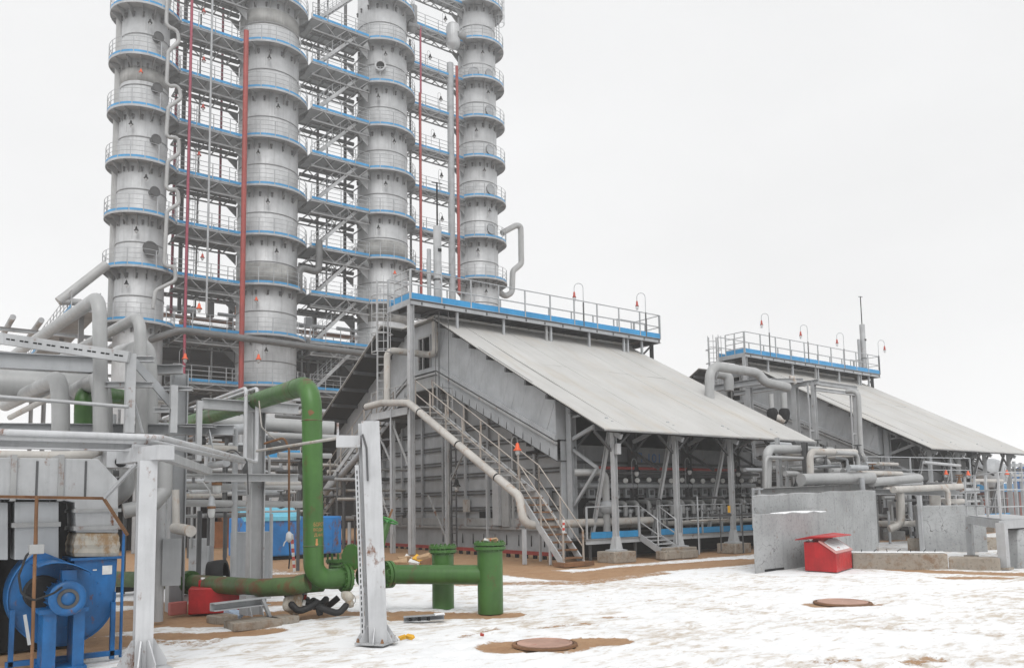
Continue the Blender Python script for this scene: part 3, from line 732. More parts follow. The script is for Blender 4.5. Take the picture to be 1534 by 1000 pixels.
def make_furnace(label):
    t = thing('furnace', label, 'furnace', (FX0, YR, 0), 'furnaces with shelter roofs')
    rr = random.Random(5)
    # roof sheets, ten to a slope
    n = 10; w = (FX1-FX0)/n
    for s in (1, -1):
        for i in range(n):
            dz = rr.uniform(-0.006, 0.006); a, b = FX0+i*w+0.005-(1.0 if s < 0 and i == 0 else 0), FX0+(i+1)*w-0.005
            # each sheet sags a little between purlins
            ys = [YE+(Y_TOP-YE)*k/8 for k in range(9)]; m = MB(); vs = []
            for j, y in enumerate(ys):
                sag = -0.06*math.sin(math.pi*j/8)*(1 if i == 0 else 0.35)+rr.uniform(-.004,.004)
                for x in (a, b): vs += [(x, mir(y, s), roofz(y)+dz+sag), (x, mir(y, s), roofz(y)+dz+sag-0.035)]
            fs = []
            for j in range(8):
                p, q = 4*j, 4*(j+1)
                fs += [(p, p+2, q+2, q), (p+1, q+1, q+3, p+3), (p, q, q+1, p+1), (p+2, p+3, q+3, q+2)]
            fs += [(0, 1, 3, 2), (32, 34, 35, 33)]
            m.add(vs, fs); m.build('roof_panel', ROOF, t)
        MB().prism([(FX0+0.05-(0.98 if s < 0 else 0), mir(y, s), roofz(y)-dzl) for y, dzl in ((YE+0.05, 0.13), (Y_TOP, 0.13), (Y_TOP, 0.115), (YE+0.05, 0.115))], (FX1-FX0-0.1+(0.98 if s < 0 else 0), 0, 0)).build('roof_shade_sheet', LINE, t)  # near-black sheet added so the roof's underside looks shaded
        for k in range(9):
            y = YE+0.5+k*1.12; yy = mir(y, s)
            MB().bar((FX0+0.02-(0.98 if s < 0 else 0), yy, roofz(y)-0.21), (FX1-0.02, yy, roofz(y)-0.21), 0.08, 0.15).build('purlin', GD, t)
        MB().prism([(FX0+0.06, mir(YE+0.1, s), roofz(YE+0.1)-0.05), (FX0+0.06, mir(Y_TOP, s), Z_TOP-0.05), (FX0+0.06, mir(Y_TOP, s), Z_TOP-0.1), (FX0+0.06, mir(YE+0.1, s), roofz(YE+0.1)-0.1)], (0.05, 0, 0)).build('verge_strip', GD, t)
    MB().box(FX0+0.1, FX1-0.1, Y_TOP-0.1, 2*YR-Y_TOP+0.1, Z_TOP-0.02, Z_TOP+0.08).build('ridge_cap', ROOF, t)
    # gable, near and far
    for xw, face in ((17.15, 1), (27.65, -1)):
        sl, cl = math.sin(math.atan(0.5)), math.cos(math.atan(0.5))
        for s in (1, -1):
            reg = [(20.2, 3.98), (27.42, 7.32), (27.42, roofz(27.3)-0.06), (20.2, roofz(20.2)-0.06)]
            d = 20.2*cl+3.9*sl; end = 27.5*cl+9.4*sl
            while d < end:
                p = clip(reg, cl, sl, d+0.003, d+0.545-0.003)
                if p and abs(sum(p[i][0]*p[(i+1) % len(p)][1]-p[(i+1) % len(p)][0]*p[i][1] for i in range(len(p)))) > 0.02:
                    MB().prism([(xw+rr.uniform(-.008,.008), mir(y, s), z) for y, z in p], (0.04, 0, 0)).build('gable_panel', G, t)
                d += 0.545
            # backing sheet behind the panel joints
            MB().prism([(xw+0.06, mir(y, s), z) for y, z in reg], (0.03, 0, 0)).build('gable_backing', GD, t)
            q = lambda y, z: (xw-0.10, mir(y, s), z)
            MB().prism([q(20.1, 3.86), q(27.45, 7.24), q(27.45, 7.42), q(20.1, 4.03)], (0.10, 0, 0)).build('coping_channel', G, t)
            MB().prism([q(20.1, 3.72), q(27.45, 7.08), q(27.45, 7.18), q(20.1, 3.81)], (0.10, 0, 0)).build('coping_channel', GR, t)
            MB().prism([(xw-0.02, mir(y, s), z) for y, z in ((20.15, 3.2), (27.45, 6.58), (27.45, 7.06), (20.15, 3.70))], (0.05, 0, 0)).build('apron', G, t)
            MB().prism([(xw, mir(y, s), z) for y, z in ((20.15, 3.16), (27.45, 6.54), (27.45, 6.58), (20.15, 3.20))], (1.2, 0, 0)).build('soffit', GD, t)
            fm = MB().prism([(0, -0.012, 0), (-0.03, -0.012, 0), (0, -0.012, 0.24)], (0, 0.024, 0)).mesh('fin', GD)
            for k in range(15):
                y = 20.5+k*0.47; inst('fin', fm, t, (xw-0.02, mir(y, s), 3.2+(y-20.15)*0.463+0.03))
        # middle piece with its doorway
        ya, yb = 27.42, 2*YR-27.42
        d0, d1, dt = 28.05, 28.95, 8.75
        MB().box(xw, xw+0.04, ya+0.01, d0, 7.3, Z_TOP-0.05).build('gable_panel', G, t)
        MB().box(xw, xw+0.04, d1, yb-0.01, 7.3, Z_TOP-0.05).build('gable_panel', G, t)
        MB().box(xw, xw+0.04, d0, d1, dt, Z_TOP-0.05).build('gable_panel', G, t)
        f = MB().box(xw-0.04, xw+0.05, d0-0.07, d0+0.005, 7.42, dt).box(xw-0.04, xw+0.05, d1-0.005, d1+0.07, 7.42, dt).box(xw-0.04, xw+0.05, d0-0.07, d1+0.07, dt, dt+0.07)
        f.box(xw-0.03, xw+0.04, d0+0.55, d0+0.62, 7.42, dt)
        f.build('door_frame', GR, t)
        MB().box(xw+0.5, xw+0.55, d0-0.4, d1+0.4, 7.1, 9.2).build('doorway_backing', VOID, t)  # near-black sheet added to keep the doorway dark
        for z0, z1, mt in ((7.24, 7.42, G), (7.08, 7.18, GR)): MB().box(xw-0.10, xw, ya+0.03, yb-0.03, z0, z1).build('coping_channel', mt, t)
        MB().box(xw-0.02, xw+0.03, ya+0.03, yb-0.03, 6.58, 7.06).build('apron', GR, t)
        MB().box(xw, xw+1.2, ya+0.03, yb-0.03, 6.54, 6.58).build('soffit', GD, t)
    # body of the furnace behind the gable
    xb = 18.35
    body = [(20.2, 0.0), (37.0, 0.0), (37.0, 3.6), (29.7, 6.95), (27.5, 6.95), (20.2, 3.6)]
    MB().prism([(xb, y, z) for y, z in body], (0.08, 0, 0)).build('end_wall', G, t)
    for z in (1.55, 2.2, 2.9, 3.45, 4.1, 4.8):
        lim = 0 if z < 3.4 else (z-3.4)/0.463
        for dz in (0, 0.13): MB().channel((xb-0.04, 20.4+lim, z+dz), (xb-0.04, 36.8-lim, z+dz), 0.06, 0.06).build('stiffener', GD, t)
    for y in (21.2, 22.7, 24.0, 25.6, 27.2, 28.9, 30.6, 32.4, 34.2, 36.0):
        zt = min(6.9, 3.6+0.463*((y if y < YR else 2*YR-y)-20.2))
        MB().channel((xb-0.07, y, 0.9), (xb-0.07, y, zt), 0.12, 0.14).build('upright', G if y != 24.0 else GR, t)
    MB().box(xb-0.16, xb-0.003, 20.2, 37.0, 0.84, 0.94).build('ledge', GR, t)
    MB().box(xb-0.12, xb-0.004, 20.2, 37.0, 0.96, 1.26).build('rusty_band', RUST if False else GR, t)
    MB().channel((17.0, 19.9, 0.14), (17.0, 37.0, 0.14), 0.08, 0.12).build('base_channel', paint_red, t)
    lug = MB().box(-0.05,0.05,-0.06,0.06,-0.14,0).mesh('base_lug', VOID)
    for k in range(34): inst('base_lug', lug, t, (17.0, 20.2+0.5*k, 0.08))
    fl = MB().prism([(-0.02,0,0),(0.02,0,0),(0.0,0,0.4)], (0,0.03,0)).mesh('seam_clip', VOID)
    for k in range(12): inst('seam_clip', fl, t, (xb-0.02, 20.8+0.75*k, 0.25))
    cab = MB().box(xb-0.35, xb-0.09, 24.62, 25.0, 1.0, 3.0).build('cable_cabinet', GL, t)
    MB().box(xb-0.22, xb-0.09, 24.15, 24.6, 0.95, 3.0).build('cable_cabinet', GR, t)
    for y, z, mt, sy, sz in ((23.0, 1.35, LAGR, 0.42, 0.55), (26.9, 1.5, LAGR, 0.3, 0.5), (21.75, 1.7, G, 0.65, 0.55)): MB().box(xb-0.24, xb-0.09, y, y+sy, z, z+sz).build('junction_box', mt, t)
    MB().box(xb-0.06, xb-0.01, 24.9, 26.3, 0.98, 1.6).build('hatch', VOID, t)
    # front wall and the dark loft over it
    yf = 20.2
    MB().box(17.15, 17.78, yf-0.03, yf, 3.9, roofz(yf)-0.1).build('corner_panel', G, t)
    MB().box(17.35, 17.76, yf-0.03, yf, 0.0, 3.85).build('corner_panel', G, t)
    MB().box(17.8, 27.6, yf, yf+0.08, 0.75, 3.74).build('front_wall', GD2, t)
    MB().box(17.9, 27.5, yf-0.02, yf-0.004, 0.8, 1.95).build('burner_shade_panel', VOID, t)  # flat near-black panel painting the shade behind the burner elbows
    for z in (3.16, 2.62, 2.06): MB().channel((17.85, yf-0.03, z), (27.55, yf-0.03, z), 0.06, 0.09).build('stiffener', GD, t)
    MB().box(18.2, 27.4, 23.0, 23.1, 3.9, 7.0).build('loft_shade_wall', VOID, t)  # near-black wall added to keep the loft dark
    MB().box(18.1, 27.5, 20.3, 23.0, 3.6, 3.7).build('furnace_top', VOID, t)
    MB().box(17.2, 27.7, 19.75, 19.85, 0.0, 0.6).build('underfloor_shade', VOID, t)  # near-black wall standing for the shade beneath the burner platform
    MB().box(18.1, 27.5, 36.5, 36.6, 0, 5.9).build('rear_wall', G, t)
    MB().prism([(27.55, y, z) for y, z in body], (0.05, 0, 0)).build('end_wall', G, t)
    # frame of the front shelter
    for i, x in enumerate((17.65, 20.5, 23.4, 26.3)):
        MB().ibeam((x, 19.98, 0), (x, 19.98, roofz(19.98)-0.2), 0.24, 0.24, 0.02, V((1,0,0))).build('rear_column', GD if i else G, t)  # past the first bay, dark steel paints in the shade of the recess
        c = MB().ibeam((x, 18.0, 0.42), (x, 18.0, 4.05), 0.15, 0.15, 0.014, V((1,0,0)))
        c.build('shelter_column', GL, t)
        MB().lathe([(0.34,0.30),(0.34,0.34),(0.20,0.36),(0.12,0.75),(0.02,0.75)], (x, 18.0, 0), 4, a0=R(45), a1=R(405), smooth=False).build('column_foot', GL, t)
        MB().cbox((x, 18.0, 0.13), 0.92, 0.78, 0.34, 0.02*i).build('pedestal', CONB, t, 0.02)
        MB().channel((x+0.05, 19.15, 0.66), (x+0.05, 18.12, 4.36), 0.10, 0.11).build('raking_strut', GL, t)
        MB().bar((x, 19.9, 3.9), (x, 18.25, 4.42), 0.10, 0.12).build('brace', G, t)
        MB().bar((x, 19.9, 4.62), (x, 18.9, 4.7), 0.06, 0.06).build('brace', G, t)
        MB().bar((x, 19.9, 3.55), (x, 18.75, 2.9), 0.08, 0.09).build('brace', G if i == 0 else GD, t)  # later bays coloured darker to stand for their shade
        if i == 0: MB().bar((x, 19.9, 1.7), (x, 18.75, 2.9), 0.08, 0.09).build('brace', G, t)
        for sx in (-1, 1):
            MB().bar((x, 18.05, 3.35), (x+sx*0.75, 18.05, 3.98), 0.07, 0.07).build('knee_brace', GD, t)
            if 17 < x+sx < 27.5: MB().bar((x, 19.9, 3.5), (x+sx*1.1, 19.9, 4.5), 0.07, 0.09).build('knee_brace', GD, t)
        MB().bar((x, YE+0.15, roofz(YE+0.15)-0.3), (x, 20.0, roofz(20.0)-0.3), 0.1, 0.16).build('rafter', G, t)
    MB().ibeam((FX0+0.1, 17.95, 4.12), (FX1-0.1, 17.95, 4.12), 0.14, 0.16).build('eaves_beam', GD, t)
    MB().angle((FX0+0.02, YE+0.02, ZE-0.07), (FX1-0.02, YE+0.02, ZE-0.07), 0.06).build('eaves_trim', GR, t)
    # plant number on the front wall
    a, b = pY(953, 694, yf), pY(988.5, 694, yf)
    return t, (a, b, yf)
paint_red = REDP
GD2 = paint('shaded_wall_paint', (0.20,0.205,0.21), 0.55, 0.15, 0.3)  # wall grey darkened so the shade under the roof is in the colour
furn1, (ta, tb, yf) = make_furnace('large grey furnace under a steep pale roof, nearest and in the centre')
index_kids()
furn2 = dup(furn1, (20.45, 0, 0), 'second steep roofed grey furnace standing farther right behind the pipe rack')
text_obj('П-101', INK, furn1, 'plant_number', 0.34, lambda u, v, w: (ta.x+u, yf-0.006, 3.21+v), tb.x-ta.x)

# ---- ridge walkway
def ridge_walkway(label):
    t = thing('ridge_walkway', label, 'walkway', (22, 27, 9.6), 'ridge walkways')
    x0, x1, y0, y1, z = 15.1, 28.95, 26.1, 27.85, 9.62
    MB().box(x0, x1, y0, y1, z-0.05, z).build('deck', GD, t)
    for y in (y0, y1): MB().channel((x0, y, z-0.10), (x1, y, z-0.10), 0.07, 0.22).build('side_beam', G, t)
    for x in (x0, x1): MB().channel((x, y0, z-0.10), (x, y1, z-0.10), 0.07, 0.22).build('side_beam', G, t)
    for k in range(14): MB().bar((x0+0.5+k*1.02, y0, z-0.12), (x0+0.5+k*1.02, y1, z-0.12), 0.06, 0.1).build('joist', GD, t)
    for x in (17.3, 19.6, 21.9, 22.15, 24.4, 26.6, 26.85, 27.8):
        for y in (26.25, 27.3): MB().bar((x, y, roofz(y)-0.05), (x, y, z-0.2), 0.09, 0.09, V((1,0,0))).build('leg', GR if x in (21.9,) else G, t)
    MB().ibeam((x0+0.03, y0+0.06, 0), (x0+0.03, y0+0.06, z-0.21), 0.2, 0.2, 0.016, V((1,0,0))).build('end_column', GL, t)
    MB().ibeam((x1-0.1, 26.6, 8.0), (x1-0.1, 26.6, z-0.21), 0.14, 0.14).build('end_bracket', GD, t)
    MB().bar((x1-0.1, 26.6, z-0.25), (FX1-0.2, 26.6, 8.5), 0.07, 0.07).build('end_bracket', GD, t)
    railing(t, [(x1, y0, z), (x0, y0, z)], 1.15, 1.35, 0.05, G, (0.5,), 0.24, BLUE)
    railing(t, [(x0, y0+0.05, z), (x0, y1-0.5, z)], 1.15, 0.6, 0.05, GL, (0.25,0.5,0.75), 0.24, BLUE)
    railing(t, [(x0, y1, z), (x1, y1, z)], 1.15, 1.35, 0.05, G, (0.5,), 0.24, BLUE)
    railing(t, [(x1, y0+0.05, z), (x1, y1-0.05, z)], 1.15, 0.8, 0.05, G, (0.5,))
    railing(t, [(x1-2.2, y0+0.7, z), (x1-0.3, y0+0.7, z)], 0.85, 0.9, 0.04, G, (0.5,))
    return t
walk1 = ridge_walkway('long ridge walkway with blue edge on top of the central furnace')
index_kids()
walk2 = dup(walk1, (20.45, 0, 0), 'ridge walkway with blue edge on top of the far right furnace')
l1 = caged_ladder((15.0, 28.15, 5.9), 4.9, 'caged ladder at the left end of the central ridge walkway', face=(-0.6,-0.8,0), mat=GL, cage_from=1.9)
index_kids()
dup(l1, (20.45, 0, 0), 'caged ladder at the left end of the far ridge walkway')

# stacks with lightning rods on the ridges
def vent_stack(label):
    t = thing('vent_stack', label, 'vent stack', (17.2, 28.0, 9.6), 'vent stacks')
    MB().cyl((17.25, 27.6, 9.62), (17.25, 27.6, 13.3), 0.17, n=14).build('tube', GL, t)
    MB().cyl((16.9, 27.7, 9.62), (16.9, 27.7, 12.3), 0.09, n=10).build('side_tube', G, t)
    MB().cyl((17.25, 27.6, 11.0), (17.25, 27.6, 11.07), 0.19, n=14).build('collar', GD, t)
    MB().cyl((17.25, 27.6, 13.3), (17.25, 27.6, 15.2), 0.035, n=6).build('lightning_rod', VOID, t)
    MB().bar((17.0, 27.6, 15.15), (17.5, 27.6, 15.2), 0.03, 0.03).build('rod_tip', VOID, t)
    MB().box(17.17,17.33,27.40,27.425,12.2,12.32).build('vent_hole', VOID, t)
    return t
vs1 = vent_stack('pale vent stack with a black rod at the left end of the central ridge')
index_kids()
mpos = pY(1290, 540, 27.6)
dup(vs1, (mpos.x-17.25, -0.2, -0.15), 'pale vent stack with a thin rod near the right end of the far ridge')

# gooseneck lamps on the ridge rails
def gooseneck(p, h, label, side=-1, gal='gooseneck lamps on the ridge walkways'):
    t = thing('gooseneck_lamp', label, 'lamp', p, gal); p = V(p)
    sv = V((0.796, -0.605, 0))*side
    MB().cyl(p, p+ZUP*(h*0.55), 0.035, n=6).build('post', GD, t)
    pts = [p+ZUP*h*0.5, p+ZUP*(h-0.22)]+[p+ZUP*(h-0.22)+sv*(0.2-0.2*math.cos(R(a)))+ZUP*0.2*math.sin(R(a)) for a in range(30, 181, 30)]+[p+sv*0.4+ZUP*(h-0.4)]
    MB().tube(pts, 0.016, 6).build('neck', G, t)
    q = p+sv*0.4+ZUP*(h-0.4)
    MB().lathe([(0.02,0),(0.04,-0.03),(0.06,-0.2),(0.09,-0.27),(0.02,-0.27)], q, 12).build('lamp_shade', REDL, t)
    MB().lathe([(0.06,-0.27),(0.075,-0.35),(0.045,-0.43),(0.005,-0.45)], q, 12).build('globe', GLASS, t)
    return t
gooseneck((23.97, 26.1, 9.62), 2.0, 'red shaded gooseneck lamp, left one on the central ridge rail')
gooseneck((27.98, 26.1, 9.62), 2.15, 'red shaded gooseneck lamp at the right end of the central ridge rail')
for px, py, sd_, lab in ((1151, 470, -1, 'leftmost'), (1209, 487, -1, 'second from left'), (1263, 499, -1, 'third from left'), (1315, 510, 1, 'rightmost, its neck turned right,')):
    a = pY(px, py, 26.1); gooseneck((a.x, 26.1, 9.62), a.z-9.62+0.05, 'gooseneck lamp %s on the far ridge rail' % lab, sd_)

# ---- stairs on the end wall
def stair(label, x0, x1, pts, treads, mat_t, rails=True, name='steel_stair', group=None):
    t = thing(name, label, 'stairs', ((x0+x1)/2, pts[0][0], 0), group)
    segs = list(zip(pts, pts[1:]))
    for x in (x0, x1):
        for (ya, za), (yb, zb) in segs: MB().bar((x, ya, za), (x, yb, zb), 0.05, 0.20, V((0,0,1))).build('stringer', GL, t)
    tm = MB().box(x0-x1+ (x1-x0)*1.0, 0, -0.14, 0.14, -0.02, 0.02)
    tm = MB().box(-(x1-x0)/2+0.03, (x1-x0)/2-0.03, -0.14, 0.14, -0.025, 0.02).mesh('tread', mat_t)
    tml = tm.copy(); tml.materials[0] = RUST
    for ((ya, za), (yb, zb)), n in zip(segs, treads):
        for i in range(n):
            f = (i+0.6)/n; inst('tread', tm if za > 0.5 or mat_t is GD else tml, t, ((x0+x1)/2, ya+(yb-ya)*f, za+(zb-za)*f+0.07))
    if rails:
        for x in (x0, x1):
            for (ya, za), (yb, zb) in segs: railing(t, [(x, ya, za), (x, yb, zb)], 1.0, 1.25, 0.045, RAILR, (0.5,))
    return t
RAILR = paint('rust_stained_rail', (0.40,0.36,0.32), 0.6, 0.2, 0.55, rustcol=(0.30,0.17,0.09))
st = stair('long steel stair with rusty rails climbing the end wall of the central furnace', 15.28, 16.05, [(17.75, 0.0), (19.75, 2.0), (26.1, 5.5)], (9, 14), GR)
MB().box(15.05, 16.2, 17.45, 17.95, -0.02, 0.10).build('bottom_step', RUST, st)
for y, z in ((19.75, 2.0), (22.6, 3.4), (25.2, 4.8)): MB().bar((16.05, y, 0), (16.05, y, z), 0.07, 0.07, V((1,0,0))).build('leg', G, st)
MB().bar((15.28, 18.35, 0), (15.28, 18.35, 0.75), 0.06, 0.06, V((1,0,0))).build('leg', GL, st)
st2 = stair('rear steel stair falling away to the left from the landing on the furnace end', 15.28, 16.05, [(29.2, 5.5), (37.0, 1.0)], (17,), GD)
t = thing('stair_landing', 'landing platform on tall legs at the head of the two stairs', 'landing', (15.6, 27.6, 0))
MB().box(15.0, 17.0, 26.15, 29.2, 5.38, 5.5).build('deck', GD, t)
for y in (26.2, 29.15): MB().channel((15.0, y, 5.36), (17.0, y, 5.36), 0.06, 0.28).build('edge_beam', GR, t)
MB().channel((15.02, 26.2, 5.36), (15.02, 29.15, 5.36), 0.06, 0.28).build('edge_beam', GL, t)
for x, y in ((15.1, 27.55), (15.1, 29.1), (16.9, 26.3), (16.9, 29.1)): MB().ibeam((x, y, 0), (x, y, 5.1), 0.16, 0.16, 0.014, V((1,0,0))).build('leg', GL if x < 16 else GR, t)
for a, b in (((15.1,26.25,3.2),(15.1,27.5,4.9)), ((15.1,27.6,1.0),(15.1,29.0,3.0)), ((16.9,26.4,0.3),(16.9,27.9,2.2)), ((16.9,26.3,2.6),(16.9,24.9,4.2)), ((15.1,27.6,3.4),(15.1,29.0,5.0))): MB().bar(a, b, 0.06, 0.06).build('brace', GR, t)
for z in (0.9, 1.8, 2.7, 3.6, 4.4): MB().bar((15.1, 27.6, z), (15.1, 29.0, z), 0.05, 0.07).build('cross_bar', GD, t)
railing(t, [(15.02, 26.2, 5.3), (15.02, 29.15, 5.3)], 1.05, 1.0, 0.045, GR, (0.5,))
railing(t, [(16.3, 26.2, 5.3), (17.0, 26.2, 5.3)], 1.05, 0.7, 0.045, GR, (0.5,))
l2 = caged_ladder((16.9, 26.0, 0.2), 4.9, 'narrow ladder under the landing against the furnace end wall', 0.34, face=(-1,0,0), mat=GD, cage_from=9)

# ---- pipes on the furnace end
t = thing('steam_pipe', 'pale steam pipe following the stair down and running to the burners', 'pipe', (15.05, 24, 0))
pts = [pX(549, 609, 14.9), pX(572, 603, 14.9), pX(612, 603, 14.9), pX(778, 743, 14.9), pX(785, 786, 14.9)]
q = pts[-1]
MB().tube(pts[:4]+[q, V((q.x+0.15, q.y, q.z-0.02)), V((20.2, q.y, q.z+0.02))][0:1] if False else pts+[V((20.4, q.y, q.z))], 0.135, 14, 0.32).build('run', LAGR, t)
for a, b in zip((0.12, 0.5, 0.83), (0,0,0)):
    c = pts[2].lerp(pts[3], a); d = (pts[3]-pts[2]).normalized(); MB().cyl(c-d*0.03, c+d*0.03, 0.143, n=14).build('band', VOID, t)
MB().cyl(pts[0]+(pts[0]-pts[1]).normalized()*0.06, pts[0], 0.145, n=14).build('end_band', VOID, t)
MB().bar((q.x, q.y, 0), (q.x, q.y, q.z-0.12), 0.1, 0.1, V((1,0,0))).build('support_leg', G, t)
a = pX(580, 606, 15.0); b = pX(580, 524, 15.0); 
xe = 16.95; c = pX(652, 530, xe)
pipe('vent_pipe', 'white rust stained pipe rising from the landing and bending up to the roof', [a, b, V((xe, b.y, b.z)), V((xe, c.y, b.z)), V((xe, c.y, 9.2))], 0.135, LAGR, 0.3, n=14)
pipe('drain_pipe', 'grey pipe sloping down behind the white steel post beside the rear stair', [pX(549, 668, 14.9), pX(488, 738, 14.9)], 0.13, G, n=12)
pipe('rainwater_pipe', 'thin rod hanging along the left leg of the landing', [pX(585, 612, 14.9), pX(588, 800, 14.9)], 0.03, G, n=6)
a = pX(778, 671, 15.25); put_lamp('orange', (a.x-0.3, a.y, a.z+0.05), 'bright orange lamp on the stair rail of the central furnace', sc=0.75)
a = pX(685, 722, 16.2); put_lamp('dark', (a.x-0.3, a.y, a.z), 'grey hanging lamp beside the furnace end wall, under the stair', sc=0.9)

# ---- burner platform in front of the furnace
def burner_platform(label):
    t = thing('burner_platform', label, 'platform', (22, 19, 0.65), 'burner platforms')
    MB().box(16.95, 27.9, 18.62, 19.74, 0.60, 0.66).build('deck', GD, t)
    MB().channel((16.95, 18.6, 0.58), (27.9, 18.6, 0.58), 0.05, 0.16).build('edge_beam', GL, t)
    x = 17.1
    for xa, xb_ in ((17.15, 19.25), (20.25, 22.2), (22.22, 24.3), (24.32, 27.8)): MB().box(xa, xb_, 18.575, 18.59, 0.68, 0.88).build('toe_board', BLUE, t)
    for x in (17.2, 19.2, 20.3, 22.4, 24.6, 26.8): MB().bar((x, 18.7, 0), (x, 18.7, 0.58), 0.07, 0.07, V((1,0,0))).build('leg', GD, t)
    railing(t, [(16.95, 18.56, 0.66), (19.25, 18.56, 0.66)], 1.0, 1.0, 0.05, G, ())
    railing(t, [(20.25, 18.56, 0.66), (27.85, 18.56, 0.66)], 1.0, 1.08, 0.05, G, (0.55,))
    return t
bp1 = burner_platform('burner platform with a bright blue toe board along the central furnace front')
index_kids()
dup(bp1, (20.45, 0, 0), 'burner platform with a blue toe board along the far furnace front')
t = thing('platform_stair', 'short grey stair up to the blue edged burner platform', 'stairs', (19.75, 18.2, 0))
for x in (19.32, 20.18): MB().bar((x, 17.72, 0.22), (x, 18.6, 0.66), 0.04, 0.2).build('stringer', GL, t)
for k in range(4): MB().box(19.34, 20.16, 17.74+0.22*k, 17.96+0.22*k, 0.30+0.11*k, 0.33+0.11*k).build('tread', GL, t)
for x in (19.32, 20.18):
    MB().tube([(x, 18.58, 0.7), (x, 18.58, 1.68), (x, 17.8, 1.22), (x, 17.8, 0.4)], 0.024, 6).build('handrail', GL, t)
    MB().bar((x, 18.58, 1.15), (x, 17.8, 0.75), 0.03, 0.03).build('handrail', GL, t)
for i, (x, y, sx, sy, sz) in enumerate(((19.5, 17.55, 0.75, 0.4, 0.26), (20.25, 17.5, 0.8, 0.42, 0.24), (19.95, 17.78, 1.1, 0.35, 0.34))):
    tag(MB().cbox((x, y, sz/2-0.02), sx, sy, sz, 0.05*i).build('concrete_block', CONB, None, 0.015), ['left front concrete block at the foot of the platform stair', 'right front concrete block at the foot of the platform stair', 'rear concrete block under the platform stair'][i], 'block', 'blocks under the platform stair')

# burners, one thing each
def burner():
    t = thing('gas_burner', 'x', 'burner', (0,0,0), 'gas burners on the furnace front')
    MB().tube([(0, 0.0, 1.78), (0, -0.52, 1.78), (0, -0.52, 1.30)], 0.085, 10, 0.14).build('elbow', LAG, t)
    MB().cyl((0, -0.52, 1.34), (0, -0.52, 1.22), 0.11, n=10).cyl((0, -0.52, 1.20), (0, -0.52, 1.02), 0.05, n=8).build('valve', GD, t)
    MB().lathe([(0.09,0),(0.09,0.03),(0.01,0.035)], (0.2, -0.36, 2.55), 14, V((-0.5,-1,0))).build('sight_plate', DIAL, t)
    MB().bar((0.2, 0.0, 2.55), (0.2, -0.35, 2.55), 0.03, 0.03).build('plate_arm', GD, t)
    MB().box(-0.16, 0.16, -0.12, 0.0, 1.95, 2.35).build('register_box', G, t)
    MB().box(-0.07, 0.07, -0.16, -0.12, 2.05, 2.22).build('peep_door', GD, t)
    MB().lathe([(0.22,0),(0.22,0.05),(0.15,0.07),(0.14,0.2),(0.02,0.2)], (0, 0.0, 1.62), 14, V((0,-1,0)), smooth=False).build('burner_mouth', GD, t)
    MB().cyl((0.24, -0.5, 1.0), (0.24, -0.5, 1.42), 0.055, n=8).lathe([(0.01,0.1),(0.09,0.04),(0.09,-0.04),(0.01,-0.1)], (0.24,-0.5,1.48), 10).build('regulator', GL, t)
    return t
b0 = burner(); index_kids()
bx = [18.55+0.585*i for i in range(16)]
OW = ['first', 'second', 'third', 'fourth', 'fifth', 'sixth', 'seventh', 'eighth', 'ninth', 'tenth', 'eleventh', 'twelfth', 'thirteenth', 'fourteenth', 'fifteenth', 'sixteenth']
for i, x in enumerate(bx):
    o = b0 if i == 0 else copy_tree(b0)
    o.location = (x, 20.14, 0.02*math.sin(i*2)); o['label'] = 'gas burner with elbow pipe on the furnace front, %s from the stair end' % OW[i]
for i in range(12):
    o = copy_tree(b0); o.location = (39.0+0.8*i, 20.14, 0); o['label'] = 'gas burner on the far furnace front, %s from its left end' % OW[i]
pipe('gas_pipe', 'red gas pipe along the top of the burner row', [(18.6, 19.7, 2.96), (27.4, 19.7, 2.96)], 0.055, REDP, n=10)
pipe('gas_pipe', 'grey pipe just below the red gas pipe over the burners', [(18.2, 19.75, 2.80), (27.4, 19.75, 2.80)], 0.06, GD, n=10)
pipe('gas_pipe', 'rusty level pipe along the burner row at railing height', [(18.9, 19.35, 1.02), (27.6, 19.35, 1.02)], 0.09, LAGR, n=12)
pipe('gas_pipe', 'thin level pipe crossing over the burner elbows', [(18.2, 19.8, 1.5), (27.6, 19.8, 1.5)], 0.05, G, n=10)
pipe('fuel_header', 'level grey pipe behind the sight plates of the burners', [(17.9, 19.95, 2.36), (27.4, 19.95, 2.36)], 0.09, G, n=12)
t = thing('riser_pipe', 'thick grey riser with a valve at the left end of the burner row', 'pipe', (18.6, 18.9, 0.66))
a = pY(907, 712, 18.95)
MB().tube([(a.x-0.75, 19.6, 2.78), (a.x, 18.95, 2.78), (a.x, 18.95, 0.75)], 0.12, 14, 0.25).build('tube', LAG, t)
MB().lathe([(0.12,-0.2),(0.22,-0.12),(0.24,0.02),(0.2,0.16),(0.12,0.22)], (a.x, 18.95, 1.62), 16).build('valve_body', G, t)
MB().cyl((a.x+0.1, 18.95, 1.62), (a.x+0.3, 18.72, 1.62), 0.19, n=16).build('valve_flange', GL, t)
MB().cyl((a.x-0.4, 19.3, 1.5), (a.x-0.4, 19.25, 1.5), 0.3, n=18).build('blind_disc', VOID, t)
